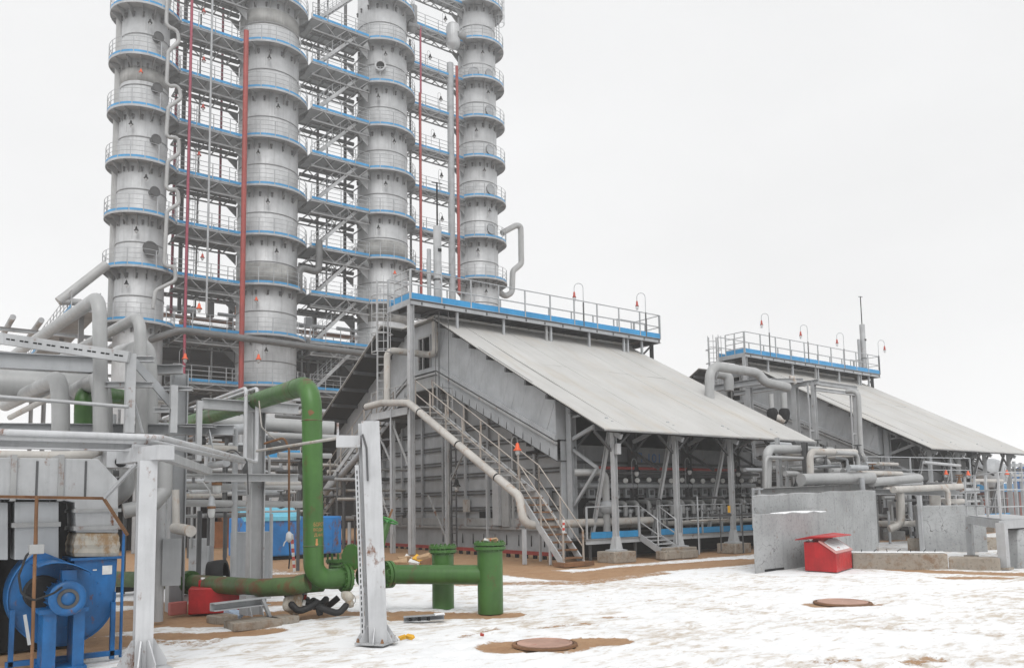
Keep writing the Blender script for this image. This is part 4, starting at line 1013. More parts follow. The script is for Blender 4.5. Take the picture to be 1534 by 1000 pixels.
# hanging lamps and the camera box under the eaves
for i, (px, py, lab) in enumerate(((956, 705, 'left'), (1035, 703, 'middle'), (1108, 706, 'right'))):
    a = pY(px, py, 18.7); put_lamp('dark', (a.x-0.3, 18.7, a.z+0.1), 'grey hanging lamp under the furnace eaves, %s of three' % lab, sc=0.75, group='lamps under the eaves')
a = pY(923, 672, 18.0)
tag(MB().box(a.x-0.14, a.x+0.02, 17.8, 18.0, a.z-0.18, a.z+0.16).build('signal_box', GL, None, 0.01), 'small pale signal box on the left shelter column', 'signal box')
a = pY(1093, 762, 17.85)
tag(MB().box(a.x-0.06, a.x+0.06, 17.86, 17.89, a.z-0.12, a.z+0.12).build('warning_plate', YEL), 'yellow warning plate on the third shelter column', 'sign')

def tape_pole(pts, r, label, cat='barrier tape', n=10):
    a, b = V(pts[0]), V(pts[1]); t = thing('barrier_tape', label, cat, a)
    for i in range(n):
        p, q = a.lerp(b, i/n), a.lerp(b, (i+1)/n); MB().bar(p, q, r*2, r*0.5).build('stripe', TAPR if i % 2 else TAPW, t)
a = gp(951, 826); tape_pole([V((a.x, a.y, 0.03)), V((a.x-0.35, a.y+0.1, 1.15))], 0.022, 'red and white tape hanging by the left shelter column')
a = pX(844, 798, 15.25); tape_pole([a, a+V((0.02, 0, 0.38))], 0.04, 'scrap of red and white tape tied to the stair rail', n=5)

# ================================================================== LEFT FOREGROUND: pipe rack, fan, green water main
FH = V((0.605, 0.796, 0))
def at(px, py, D):
    """point seen at (px, py) standing on the upright plane D metres ahead"""
    d = ray(px, py); return OCAM + d*(D/d.dot(FH))
def Dg(px, py): return gp(px, py).dot(FH)
def pz(px, py, z): return onp(px, py, 2, z)

# ---- front steel post with its gusseted foot
b = gp(213, 1003); D0 = b.dot(FH)
t = thing('steel_post', 'pale steel post with gusseted foot in the left foreground', 'post', b)
top = at(218, 690, D0)
top = V((b.x, b.y, top.z))
MB().ibeam(b, top, 0.19, 0.16, 0.02, V((0.05,1,0))).build('shaft', WH, t)
MB().cbox((b.x, b.y, 0.012), 0.55, 0.5, 0.03).build('base_plate', WH, t)
for dx, dy in ((1,0),(-1,0),(0.3,-1),(-0.4,-1),(0.3,1)):
    d = V((dx, dy, 0)); s_ = V((-dy, dx, 0)).normalized()*0.008
    p = b + d*0.09
    MB().prism([p+ZUP*0.03-s_, p+d*0.17+ZUP*0.03-s_, p+d*0.17+ZUP*0.09-s_, p+d*0.03+ZUP*0.34-s_, p+ZUP*0.34-s_], s_*2).build('gusset', WH, t)
h1, h2 = at(250, 677, D0-0.05), at(186, 684, D0+0.35)
MB().bar(h1, h2, 0.2, 0.17).build('head_beam', WH, t)
MB().bar(at(250, 684, D0+0.05), at(312, 706, 12.6), 0.12, 0.10).build('arm', GL, t)
MB().bar(at(205, 694, D0+0.1), at(157, 745, D0+0.3), 0.035, 0.035).build('stay', GL, t)

# ---- H column of the rack and what is welded to it
hb = gp(381, 903); HY = hb.y
R_ = thing('pipe_rack', 'grey steel pipe rack behind the white pipes, with plain and slotted beams', 'pipe rack', hb)
htop = at(378, 616, hb.dot(FH))
MB().ibeam(V((hb.x, hb.y, 0)), V((hb.x, hb.y, htop.z)), 0.27, 0.27, 0.02).build('column', GL, R_)
def xbeam(pa, pb, Y, h, w=0.16, name='beam', mat=None):
    a, b = pY(*pa, Y), pY(*pb, Y); z = (a.z+b.z)/2
    return MB().ibeam((a.x, Y, z), (b.x, Y, z), w, h, 0.016).build(name, mat or GL, R_)
xbeam((303, 604), (447, 613), HY-0.2, 0.20); xbeam((306, 713), (446, 717), HY-0.2, 0.15)
xbeam((415, 590), (428, 590), HY-0.1, 0.25, 0.12, 'pipe_saddle'); xbeam((438, 592), (452, 592), HY-0.1, 0.22, 0.12, 'pipe_saddle')
for (xa, ya), (xb_, yb_), D, w, h, nm, mt in (
    ((-25, 538), (143, 547), 13.6, 0.2, 0.27, 'beam', G), ((-25, 641), (350, 644), 13.4, 0.18, 0.17, 'beam', G),
    ((272, 637), (322, 638), 13.2, 0.2, 0.05, 'beam', GL), ((199, 538), (231, 538), 12.5, 0.12, 0.09, 'beam', GL),
    ((160, 576), (229, 576), 12.5, 0.12, 0.09, 'beam', GL), ((232, 614), (254, 614), 12.6, 0.1, 0.08, 'beam', GL),
    ((233, 554), (274, 553), 14.2, 0.2, 0.16, 'beam', GL), ((232, 582), (288, 582), 12.8, 0.1, 0.07, 'beam', GL)):
    MB().ibeam(at(xa, ya, D), at(xb_, yb_, D), w, h, 0.014).build(nm, mt, R_)
for px, y0, y1, D, w in ((193, 530, 648, 12.2, 0.13), (259, 577, 648, 12.7, 0.105), (297, 600, 690, 13.0, 0.08)):
    a, c = at(px, y1, D), at(px, y0, D); MB().channel(a, V((a.x, a.y, c.z)), w, w, 0.012, V((1,0,0))).build('upright', GL, R_)
a = gp(261, 915); MB().ibeam(V((a.x, a.y, 0)), V((a.x, a.y, at(263, 560, a.dot(FH)).z)), 0.26, 0.26, 0.018).build('column', G, R_)
MB().bar(at(201, 541, 12.4), at(262, 610, 12.9), 0.04, 0.13).build('brace', G, R_)
a, c = at(-25, 503, 12.1), at(194, 535, 12.1)
sb = MB().bar(a, c, 0.1, 0.17).build('slotted_beam', GL, R_)
d = (c-a).normalized(); nrm = V((-0.605, -0.796, 0))
sm_ = MB().bar(-d*0.03, d*0.03, 0.01, 0.025).mesh('slot', VOID)
for k in range(9):
    for q in (0.0, 0.075): inst('slot', sm_, sb, a + d*(0.42+0.21*k+q) + nrm*0.047)
MB().tube([at(-25, 592, 11.9), at(193, 609, 12.0)], 0.028, 8).build('rail_tube', GL, R_)
MB().bar(at(200, 598, 12.4), at(214, 648, 12.4), 0.03, 0.03).build('brace', GL, R_)

# ---- twin white pipes that cross the front of the rack
def white_run(p, q, px, label, y2):
    a = at(*p, D0+0.12); cY = HY-0.42
    c = pY(*q, cY); e = pY(px, y2, cY)
    pts = [a-V((5,0,0)), a, c, V((c.x, c.y, e.z)), V((c.x, c.y+6, e.z))]
    pipe('white_pipe', label, pts, 0.036, WH, 0.09, group='twin white pipes', n=10)
white_run((241, 655), (384, 692), 384, 'front one of the twin white pipes bending round the rack', 581)
white_run((222, 661), (367, 692), 369, 'rear one of the twin white pipes bending round the rack', 581)
t = thing('channel_beam', 'pale channel beam under the twin white pipes at the left', 'beam', at(60, 665, D0+0.2))
a = at(196, 667, D0+0.2); MB().channel(a-V((4.5,0,0.0)), a, 0.12, 0.14).build('beam', WH, t)
MB().bar(a+V((0.005,0,0.02)), a+V((0.2,0,0.0)), 0.14, 0.12).build('end_plate', WH, t)
pipe('flat_pipe', 'stained grey pipe under the pale channel beam, bending away at its end', [at(-40, 682, 10.9), at(120, 684, 10.9), at(168, 668, 13)], 0.075, LAGR, 0.3, n=12)

# ---- lagged pipes standing in the rack
LP = 'lagged pipes in the rack'
def lag(pts, r, mat, label, bend=0.35, n=16, name='lagged_pipe'):
    return pipe(name, label, [at(*p) for p in pts], r, mat, bend, group=LP, n=n)
lag([(20, 532, 19.5), (149, 444, 12.5), (151, 610, 12.5), (155, 760, 12.5)], 0.108, LAG, 'tallest grey pipe in the left rack, bending away at the top')
lag([(85, 540, 18.5), (210, 473, 13.1), (212, 560, 13.1), (212, 760, 13.1)], 0.095, LAG, 'second tallest grey pipe, right of the tallest one in the rack')
lag([(8, 606, 16.5), (88, 566, 12.6), (91, 610, 12.6), (91, 700, 12.6)], 0.132, LAG, 'short grey elbow pipe farthest left in the rack')
lag([(95, 594, 16.5), (150, 568, 13.1), (154, 610, 13.1), (154, 720, 13.1)], 0.15, LAG, 'grey elbow pipe half hidden behind the tallest pipe')
lag([(215, 598, 17.0), (126, 588, 13.9), (125, 620, 13.9), (125, 720, 13.9)], 0.15, GRN, 'dark green elbow pipe between the grey pipes of the rack', name='green_pipe')
lag([(180, 530, 17.0), (216, 524, 13.7), (219, 560, 13.7), (222, 760, 13.7)], 0.185, LAG, 'fattest upright grey pipe with a domed bend in the rack')
lag([(-40, 575, 14.6), (160, 584, 15.6)], 0.30, LAG, 'thick level grey pipe at the far left of the rack', None)
lag([(15, 625, 15.0), (88, 588, 13.0)], 0.05, LAGR, 'thin sloping rust stained pipe at the far left of the rack', None)
lag([(190, 690, 12.4), (191, 735, 12.4), (165, 752, 12.4)], 0.11, LAG, 'grey elbow between the ventilation duct and the steel post', 0.2)
lag([(247, 688, 12.6), (247, 735, 12.6), (228, 756, 12.4), (185, 765, 12.2)], 0.115, LAG, 'segmented grey elbow just right of the steel post', 0.12)
lag([(263, 733, 12.4), (264, 790, 12.4)], 0.055, LAGR, 'short lagged hose hanging beside the segmented elbow', None)
lag([(262, 790, 12.4), (286, 795, 12.0)], 0.085, LAGR, 'stubby stained nozzle at the foot of the lagged hose', None)
lag([(300, 630, 18), (500, 641, 19)], 0.165, LAG, 'pale level pipe behind the green riser', None)
lag([(232, 641, 16), (320, 645, 17), (398, 640, 19)], 0.12, G, 'grey pipe behind the rack uprights', None)
lag([(277, 728, 17), (450, 729, 19)], 0.07, LAG, 'pale thin level pipe just under the lower rack beam', None)
lag([(277, 753, 16.5), (455, 755, 18.5)], 0.075, LAG, 'lowest level pipe behind the rack column', None)
lag([(395, 668, 18), (450, 655, 19)], 0.22, GD, 'dark level duct behind the green riser', None)
c = gp(236, 930); tag(MB().cyl(V((c.x, c.y, 0)), V((c.x, c.y, 2.3)), 0.085, n=16).build('pipe_column', GL), 'round grey pipe column behind the front steel post', 'post')
a = at(257, 858, 13.2); tag(MB().cbox((a.x, a.y, 0.95), 0.28, 0.12, 0.75, -0.3).build('metal_sheet', G), 'flat grey metal sheet beside the round pipe column', 'metal sheet')
# slack cables in the rack
for i, pts in enumerate(([(309,650,13.3),(313,640,13.2),(316,655,13.0),(322,690,13.0)], [(330,680,13.6),(350,672,13.8),(370,690,13.9),(372,740,14.0)], [(388,600,13.8),(392,640,13.8),(405,652,14),(420,662,14.2)])):
    pipe('loose_cable', ['pale cable looping over the lower pipes of the rack', 'grey cable hanging behind the rack column', 'cable running off the top of the rack column'][i], [at(*p) for p in pts], 0.012, [G, GD, LAGR][i], 0.1, 'cable', n=6)
pipe('conduit', 'rusty brown conduit dropping from the rack toward the blue container', [at(396, 664, 14.2), at(426, 655, 14.0), at(433, 672, 14.0), at(433, 795, 14.0)], 0.02, RUST, 0.1, n=8)
t = thing('pull_switch', 'pale switch with hanging cords at the end of the rusty conduit', 'switch', at(433, 800, 14.0))
a = at(433, 803, 14.0); MB().lathe([(0.01,0.09),(0.05,0.05),(0.06,-0.05),(0.02,-0.1)], a, 10).build('body', WH, t)
MB().tube([a-ZUP*0.08, a-ZUP*0.3+V((0.02,0,0)), a-ZUP*0.55], 0.012, 6).build('cord', BLK, t)
MB().tube([a-ZUP*0.02, a-ZUP*0.1+V((-.08,0,0)), a-ZUP*0.16+V((-.1,0,0))], 0.012, 6).build('cord', WH, t)

# hanging lamps under the rack
t = thing('hanging_lamp', 'hanging lamp with a frosted globe on a curved arm, front one under the rack', 'lamp', at(318, 757, 12.6), 'globe lamps under the rack')
a = at(317, 748, 12.6)
MB().tube([at(296, 722, 12.7), at(305, 722, 12.65), at(313, 733, 12.6), a], 0.012, 8, 0.1).build('arm', LAG, t)
MB().lathe([(0.012,0.06),(0.04,0.03),(0.045,-0.06),(0.06,-0.08),(0.06,-0.11),(0.03,-0.11)], a, 12).build('cap', G, t)
MB().lathe([(0.048,-0.11),(0.055,-0.2),(0.04,-0.27),(0.01,-0.29)], a, 14).build('globe', GLASS, t)
MB().lathe([(0.062,-0.10),(0.066,-0.12),(0.062,-0.14)], a, 12).build('ring', RUST, t)
t = thing('hanging_lamp', 'lamp with a brown cap and frosted globe fixed under the lower rack beam', 'lamp', at(325, 726, 13.6), 'globe lamps under the rack')
a = at(325, 722, 13.6)
MB().cyl(a, a-ZUP*0.05, 0.085, n=14).build('cap', RUST, t)
MB().lathe([(0.068,-0.05),(0.07,-0.14),(0.045,-0.19),(0.01,-0.2)], a, 14).build('globe', GLASS, t)

# ---- ventilation duct and the blue fan
FY = 11.05
def P(px, py, y=FY): return pY(px, py, y)
t = thing('ventilation_duct', 'big grey ventilation duct of bolted sections over the blue fan', 'duct', P(90, 740))
MB().prism([P(x, y) for x, y in ((-45,684),(147,687),(177,719),(177,797),(114,797),(112,752),(90,748),(-45,747))], (0, 0.62, 0)).build('casing', GL, t, 0.01)
for x in (20, 91):
    a, c = P(x-3, 683), P(x+3, 750); MB().box(a.x, c.x, FY-0.025, FY+0.645, c.z, a.z+0.02).build('flange', GR, t)
for x in (55, 128):
    a, c = P(x-0.8, 690), P(x+0.8, 746); MB().box(a.x, c.x, FY-0.006, FY+0.01, c.z, a.z).build('seam', GD, t)
for y in (764, 790):
    a, c = P(110, y-2), P(181, y+2); MB().box(a.x, c.x, FY-0.03, FY+0.65, c.z, a.z).build('flange', GR, t)
MB().prism([P(x, y, FY+0.05) for x, y in ((22,751),(88,751),(88,838),(22,838))], (0, 0.5, 0)).build('branch_duct', G, t, 0.008)
a, c = P(18, 783, FY+.02), P(91, 788, FY+.02); MB().box(a.x, c.x, FY+0.02, FY+0.58, c.z, a.z).build('flange', GR, t)
MB().prism([P(x, y, FY+0.08) for x, y in ((-45,752),(12,752),(12,838),(-45,838))], (0, 0.5, 0)).build('branch_duct', G, t, 0.008)
cv = MB(); a0 = P(116, 798); b0_ = P(176, 798); a1 = P(112, 833); b1 = P(176, 833)
for k, (pa, pb) in enumerate(((a0,b0_),)): pass
rows = 7; vs = []
for k in range(rows):
    f = k/(rows-1); bul = 0.02*math.sin(math.pi*f)+0.008*(k % 2)
    l = a0.lerp(a1, f); r = b0_.lerp(b1, f)
    vs += [(l.x-bul, FY-bul, l.z), (r.x+bul, FY-bul, r.z), (r.x+bul, FY+0.6+bul, r.z), (l.x-bul, FY+0.6+bul, l.z)]
cv.add(vs, [(4*k+i, 4*k+(i+1) % 4, 4*k+4+(i+1) % 4, 4*k+4+i) for k in range(rows-1) for i in range(4)])
tag(cv.build('canvas_sleeve', CANV), 'stained canvas sleeve between the duct and the blue fan outlet', 'sleeve')

c = P(100, 893)
t = thing('centrifugal_fan', 'blue centrifugal fan with its motor in the left foreground', 'fan', V((c.x, FY, 0)))
out = []
rc = P(172, 893).x-c.x
for k in range(33):                              # volute outline: from the outlet tongue round to the outlet's outer wall
    th = R(60-10.3*k*1.0 if False else 118+k*(302-118+60)/32)
    rr = rc*(1.20-0.20*k/32)
    out.append(V((c.x+rr*math.cos(th), FY, c.z+rr*math.sin(th))))
o_r, o_l = P(176, 836), P(111, 836)
out += [V((c.x+rc*1.02, FY, c.z+0.15)), V((o_r.x, FY, o_r.z)), V((o_l.x, FY, o_l.z)), V((o_l.x, FY, c.z+rc*0.72))]
MB().prism(out, (0, 0.55, 0)).build('scroll_casing', FANB, t, 0.012)
MB().box(o_l.x-0.04, o_r.x+0.05, FY-0.04, FY+0.6, o_r.z-0.0, o_r.z+0.03).build('outlet_flange', FANB, t)
rim = [p+V((0,-0.012,0)) for p in out[:33]]
MB().tube(rim, 0.012, 6).build('casing_rim', FANB, t)
m_ = P(102, 896, FY-0.75); 
MB().lathe([(0.14,0.12),(0.17,0.14),(0.175,0.55),(0.19,0.56),(0.195,0.64),(0.17,0.66),(0.115,0.665),(0.11,0.655),(0.07,0.655),(0.065,0.67),(0.02,0.672),(0.0,0.672)], (m_.x, FY-0.1, m_.z), 28, V((0,-1,0))).build('motor', FANB, t)
MB().lathe([(0.075,0.668),(0.11,0.668),(0.11,0.66)], (m_.x, FY-0.1, m_.z), 28, V((0,-1,0)), smooth=False).build('vent_ring', GD, t)
fin_ = MB().box(-0.004, 0.004, -0.36, 0, 0, 0.022).mesh('cooling_fin', FANB)
for k in range(20):
    a = R(18*k); inst('cooling_fin', fin_, t, (m_.x+0.172*math.sin(a), FY-0.25, m_.z+0.172*math.cos(a)), (0, a, 0))
MB().box(m_.x-0.03, m_.x+0.12, FY-0.5, FY-0.3, m_.z+0.17, m_.z+0.3).build('terminal_box', FANB, t)
MB().cyl((m_.x-0.17, FY-0.02, m_.z+0.03), (m_.x-0.17, FY-0.3, m_.z+0.03), 0.2, n=20).build('belt_guard', VOID, t)
hd = []
for k in range(9):
    f = k/8; hd.append((57+82*f, 866-19*math.sin(math.pi*(0.22+0.72*f))))
top_ = [P(x, y-6, FY-0.62) for x, y in hd]
MB().add([p for q in top_ for p in (q, V((q.x, FY+0.0, q.z)), q-ZUP*0.012, V((q.x, FY, q.z-0.012)))],
         [f for k in range(8) for f in ((4*k,4*k+4,4*k+5,4*k+1),(4*k+2,4*k+3,4*k+7,4*k+6),(4*k,4*k+2,4*k+6,4*k+4))]).build('rain_hood', FANB, t)
fy = FY-0.45
for x0, x1 in ((62, 82), (107, 124)):
    a, q = P(x0, 925, fy), P(x1, 925, fy); MB().box(a.x, q.x, fy-0.14, fy+0.25, 0.03, m_.z-0.15).build('motor_leg', FANB, t)
a, q = P(55, 925, fy), P(128, 925, fy); MB().box(a.x, q.x, fy-0.18, fy+0.3, m_.z-0.17, m_.z-0.12).build('motor_seat', FANB, t)
MB().box(a.x, q.x, fy-0.18, fy+0.3, 0.0, 0.05).build('base_frame', FANB, t)
for px, w in ((18, 0.05), (169, 0.05)):
    a = P(px, 930, FY-0.1); MB().box(a.x-w/2, a.x+w/2, FY-0.12, FY-0.05, 0.0, c.z-0.1).build('stand_leg', FANB, t)
a, q = P(10, 930, FY-.1), P(180, 930, FY-.1); MB().box(a.x, q.x, FY-0.12, FY-0.06, 0.04, 0.1).build('stand_rail', FANB, t)
a, q = P(153, 860), P(168, 846); MB().box(a.x, q.x, FY-0.004, FY-0.001, a.z, q.z).build('name_plate', DIAL, t)
a, q = P(139, 854), P(145, 852); MB().box(a.x, q.x, FY-0.004, FY-0.001, a.z, q.z).build('name_plate', DIAL, t)
bolt = MB().cyl((0,0,0), (0,-0.02,0), 0.012, n=6).mesh('bolt', FANB)
for k in range(16):
    a = R(22.5*k); inst('bolt', bolt, t, (c.x+0.36*math.cos(a), FY-0.03, c.z+0.36*math.sin(a)))
a = P(180, 985, 11.0); tag(MB().cyl((a.x, 11.0, 0), (a.x, 11.0, P(180, 795, 11.0).z), 0.018, n=8).build('blue_post', FANB), 'thin blue post right of the fan', 'post')
t = thing('cable_post', 'rusty thin post with a junction box and cable in front of the fan', 'post', V((P(48, 990, 10.0).x, 10.0, 0)))
a = P(48, 990, 10.0); z1 = P(53, 742, 10.0).z
MB().cyl((a.x, 10.0, 0), (P(55, 745, 10.0).x, 10.0, z1), 0.018, n=8).build('pole', RUST, t)
j = P(53, 822, 9.98); MB().box(j.x-0.06, j.x+0.08, 9.94, 10.04, j.z-0.05, j.z+0.05).build('junction_box', GR, t, 0.006)
MB().tube([j, P(40, 830, 9.98), P(28, 862, 9.98), P(32, 888, 9.98), P(50, 899, 9.98), P(80, 888, 10.1), P(102, 872, 10.45)], 0.012, 8, 0.08).build('cable', BLK, t)
MB().bar(P(37, 920, 10.0), P(44, 965, 10.0), 0.03, 0.03).build('prop', G, t)
t = thing('angle_frame', 'rusty angle iron frame running across the duct above the fan', 'frame', P(80, 745, 10.9))
MB().angle(P(-45, 745, 10.9), P(156, 748, 10.9), 0.035, 0.006).build('rail', RUST, t)
MB().bar(P(156, 747, 10.9), P(191, 801, 10.6), 0.03, 0.03).build('strut', RUST, t)
MB().bar(P(55, 747, 10.9), P(55, 815, 10.9), 0.03, 0.02).build('hanger', RUST, t)
a = P(180, 682, 13.0); tag(MB().cbox((a.x, 13.0, a.z-.05), 0.42, 0.3, 0.28).build('meter_box', WH, None, 0.01), 'white box with a round dial between duct and post', 'meter box')
MB_ = MB().lathe([(0.08,0),(0.08,0.03),(0.06,0.035),(0.055,0.02),(0.0,0.02)], (a.x-0.02, 12.85, a.z-0.1), 16, V((0,-1,0)), smooth=False).build('dial_rim', VOID, bpy.data.objects['meter_box'])

# ---- the green water main
GT = thing('green_main', 'green water pipe rising to a tall bend, with rust patches', 'pipe', gp(470, 915))
gz = 0.62
e0 = pz(470, 868, gz); GY = e0.y
topp = pY(462, 574, GY)
MB().tube([V((e0.x-0.06, GY+9, topp.z)), V((e0.x-0.06, GY, topp.z)), V((e0.x, GY, gz)), V((pY(517, 868, GY).x, GY, gz))], 0.165, 24, 0.42, 10).build('riser', GRN, GT)
fl = lambda p, d, r, th=0.05, n=24: MB().cyl(V(p)-V(d)*th/2, V(p)+V(d)*th/2, r, n=n)
XD = V((1,0,0)); YDv = V((0,1,0))
def flange(par, p, d, r, mat, nb=12, pair=True):
    d = V(d).normalized()
    m = fl(p-d*0.035, d, r); o = m.build('flange', mat, par)
    if pair: fl(p+d*0.035, d, r).build('flange', mat, par)
    bm_ = MB().cyl(-d*0.085, d*0.085, 0.016, n=6).mesh('bolt', mat)
    _, s_, u_ = frame(d)
    for k in range(nb):
        a = 2*math.pi*k/nb; inst('bolt', bm_, o, p+(s_*math.cos(a)+u_*math.sin(a))*r*0.84)
xf1 = pY(517, 868, GY).x; flange(GT, V((xf1, GY, gz)), XD, 0.235, GRN)
text_lines = (('ОБОРОТ', 790, 0.085), ('ВОДА', 798, 0.085), ('Д-600', 806, 0.09))
def wrap(u0, zc):
    def f(u, v, w):
        a = R(-140)+(u+u0)/0.165; rr = 0.167+w
        return (e0.x+rr*math.cos(a), GY+rr*math.sin(a), zc+v)
    return f
zt = pY(470, 785, GY-0.16).z
text_obj('ОБОРОТ', INKO, GT, 'lettering', 0.062, wrap(0.03, zt-0.03), 0.22)
text_obj('ВОДА', INKO, GT, 'lettering', 0.055, wrap(0.07, zt-0.115), 0.16)
text_obj('Д.600', INKO, GT, 'lettering', 0.055, wrap(0.08, zt-0.20), 0.16)
ar = MB(); f = wrap(0.105, zt-0.36)
ar.add([f(0.0,0.13,.002), f(0.03,0.13,.002), f(0.03,0.05,.002), f(0.0,0.05,.002)], [(0,1,2,3)]).add([f(-.012,0.05,.002), f(.042,0.05,.002), f(.015,0,.002)], [(0,1,2)])
ar.build('arrow_mark', INKO, GT)
# header running back left
hp = [V((e0.x-0.05, GY+0.12, gz-0.04)), pz(440, 877, 0.52), pz(390, 880, 0.48), pz(300, 873, 0.48), pz(235, 868, 0.48), pz(150, 866, 0.48)]
MB().tube(hp, 0.15, 20, 0.6).build('header', GRNR, GT)
flange(GT, pz(284, 872, 0.48), (hp[4]-hp[3]), 0.215, GRN)
MB().cyl(V((e0.x-0.1, GY+0.45, 0.5)), V((e0.x+0.35, GY+0.45, 0.5)), 0.13, n=16).build('branch', GRN, GT)
wz = [topp.z-0.62, gz+0.55]
for z in wz: MB().lathe([(0.164, -0.012), (0.172, -0.006), (0.172, 0.006), (0.164, 0.012)], (e0.x-0.06+0.06*(topp.z-z)/(topp.z-gz), GY, z), 24).build('weld_seam', GRNR, GT)
for y_ in (GY+0.62, GY+3.2): MB().lathe([(0.164, -0.012), (0.172, -0.006), (0.172, 0.006), (0.164, 0.012)], (e0.x-0.06, y_, topp.z), 24, YDv).build('weld_seam', GRNR, GT)
pa_ = MB(); rr_ = random.Random(77); n_ = 11; cen = (0.0, 0.0); vs_ = []
def onbend(u, v): a_ = R(-118)+u; return V((e0.x-0.058+0.1675*math.cos(a_), GY+0.1675*math.sin(a_), topp.z-0.50+v))
pa_.add([onbend(0, 0)]+[onbend(0.38*math.cos(k*2*math.pi/n_)*rr_.uniform(.5,1.1), 0.05*math.sin(k*2*math.pi/n_)*rr_.uniform(.5,1.2)) for k in range(n_)], [(0, 1+k, 1+(k+1) % n_) for k in range(n_)])
pa_.build('rust_patch', RUST, GT)
# gate valve
VT = thing('gate_valve', 'green gate valve with a handwheel behind the white steel post', 'valve', V((pY(550, 868, GY).x, GY, 0)))
vx = pY(556, 868, GY).x; xf2 = pY(581, 866, GY).x
MB().lathe([(0.15,-0.22),(0.18,-0.16),(0.2,-0.05),(0.2,0.05),(0.18,0.16),(0.15,0.22)], (vx, GY, gz), 20, XD).build('body', GRN, VT)
b_ = pY(562, 832, GY); tp = pY(580, 783, GY)
MB().tube([V((vx, GY, gz)), b_], 0.15, 18).lathe([(0.17,-0.03),(0.17,0.03),(0.02,0.05)], b_, 18, tp-b_).build('bonnet', GRN, VT)
MB().tube([b_, b_.lerp(tp, 0.5), tp], [0.13, 0.085, 0.07], 14).build('yoke', GRN, VT)
ax = (tp-b_).normalized(); _, s_, u_ = frame(ax)
ring = [tp+ax*0.05+(s_*math.cos(2*math.pi*k/28)+u_*math.sin(2*math.pi*k/28))*0.17 for k in range(28)]
w_ = MB().tube(ring, 0.018, 8, closed=True)
for k in range(4): w_.tube([tp+ax*0.02, tp+ax*0.05+(s_*math.cos(k*math.pi/2)+u_*math.sin(k*math.pi/2))*0.17], 0.014, 6)
w_.lathe([(0.04,-0.03),(0.045,0.05),(0.02,0.06)], tp, 12, ax)
w_.build('handwheel', GRNB, VT)
MB().tube([tp, tp+ax*0.26], 0.02, 8).build('spindle', RUST, VT)
MB().lathe([(0.155,0),(0.165,0.1),(0.13,0.14)], b_-ax*0.06, 16, ax).build('canvas_wrap', CANV, VT)
flange(VT, V((xf2, GY, gz)), XD, 0.235, GRN)
# outlet pipe, with two flanged stubs
OT = thing('outlet_pipe', 'level green pipe from the valve to the upright flanged stub', 'pipe', V((xf2, GY, 0)))
s1 = gp(735, 915); s2 = gp(664, 908)
MB().cyl((xf2+0.03, GY, gz), (s1.x, s1.y, gz-0.01), 0.165, n=24).build('tube', GRN, OT)
def stub(p, r, py_top, label):
    t = thing('pipe_stub', label, 'pipe stub', V((p.x, p.y, 0)), 'flanged pipe stubs')
    z = at(700, py_top, p.dot(FH)).z
    MB().cyl((p.x, p.y, -0.03), (p.x, p.y, z-0.12), r, n=28).build('barrel', GRN, t)
    flange(t, V((p.x, p.y, z-0.07)), ZUP, r*1.27, GRN, 16)
    return V((p.x, p.y, z))
q1 = stub(V((s1.x, s1.y, 0)), 0.215, 811, 'nearest green flanged pipe stub with litter on its top')
q2 = stub(V((s2.x, s2.y, 0)), 0.195, 815, 'green flanged pipe stub behind the level green pipe')
jr = random.Random(21)
def scrap(p, sx, sy, sz, mat, name, label, cat, group=None):
    m = MB(); m.cbox((0,0,0), sx, sy, sz)
    Rm = Matrix.Rotation(jr.uniform(0,6.3), 3, 'Z') @ Matrix.Rotation(jr.uniform(-.5,.5), 3, 'X') @ Matrix.Rotation(jr.uniform(-.4,.4), 3, 'Y')
    m.v = [Rm @ (q+V((jr.uniform(-.15,.15)*sx, jr.uniform(-.15,.15)*sy, jr.uniform(-.3,.3)*sz)))+V(p) for q in m.v]
    return tag(m.build(name, mat), label, cat, group)
for i, (dx, dy, mt, lb) in enumerate(((-.12,-.05,PAPR,'crumpled white scrap'),(.02,-.1,CARD,'torn brown card'),(.1,.02,ORNG,'orange plastic scrap'),(-.02,.08,CARD,'folded brown card'))):
    scrap(q1+V((dx, dy, 0.03)), 0.11, 0.08, 0.04, mt, 'litter', lb+' lying on top of the nearest green stub', 'litter', 'litter on the pipe stub')
# blind disc standing by the valve
a = pY(528, 868, GY-0.1)
t = thing('blind_disc', 'dark green spectacle disc standing up beside the valve', 'disc', a)
cdisc = pY(527, 834, GY-0.1)
MB().cyl(cdisc+V((-0.012, -0.0, 0)), cdisc+V((0.012, 0.008, 0)), 0.22, n=28).build('disc', GRN, t)
for p in t.children: p.rotation_euler = (0, 0, 0)
MB().bar(cdisc-ZUP*0.2, cdisc-ZUP*0.42, 0.03, 0.03).build('stem', GRN, t)
m = pY(502, 838, GY+0.5); t = thing('pipe_flange', 'small green capped branch behind the green bend', 'pipe', V((m.x, GY+0.5, 0)))
MB().cyl((m.x, GY+0.5, 0.4), (m.x, GY+0.5, m.z), 0.11, n=16).build('barrel', GRN, t); flange(t, V((m.x, GY+0.5, m.z+0.02)), ZUP, 0.16, GRN, 8, False)
m = pY(505, 852, GY+0.3); t = thing('small_valve', 'small dark green handwheel valve in the crook of the green bend', 'valve', V((m.x, GY+0.3, 0)))
MB().cyl((m.x, GY+.3, 0.6), (m.x, GY+.3, m.z+0.05), 0.03, n=8).build('stem', GRN, t)
MB().tube([V((m.x+0.1*math.cos(k*.4488), GY+.3+0.1*math.sin(k*.4488), m.z+0.05)) for k in range(14)], 0.016, 6, closed=True).build('handwheel', GRN, t)

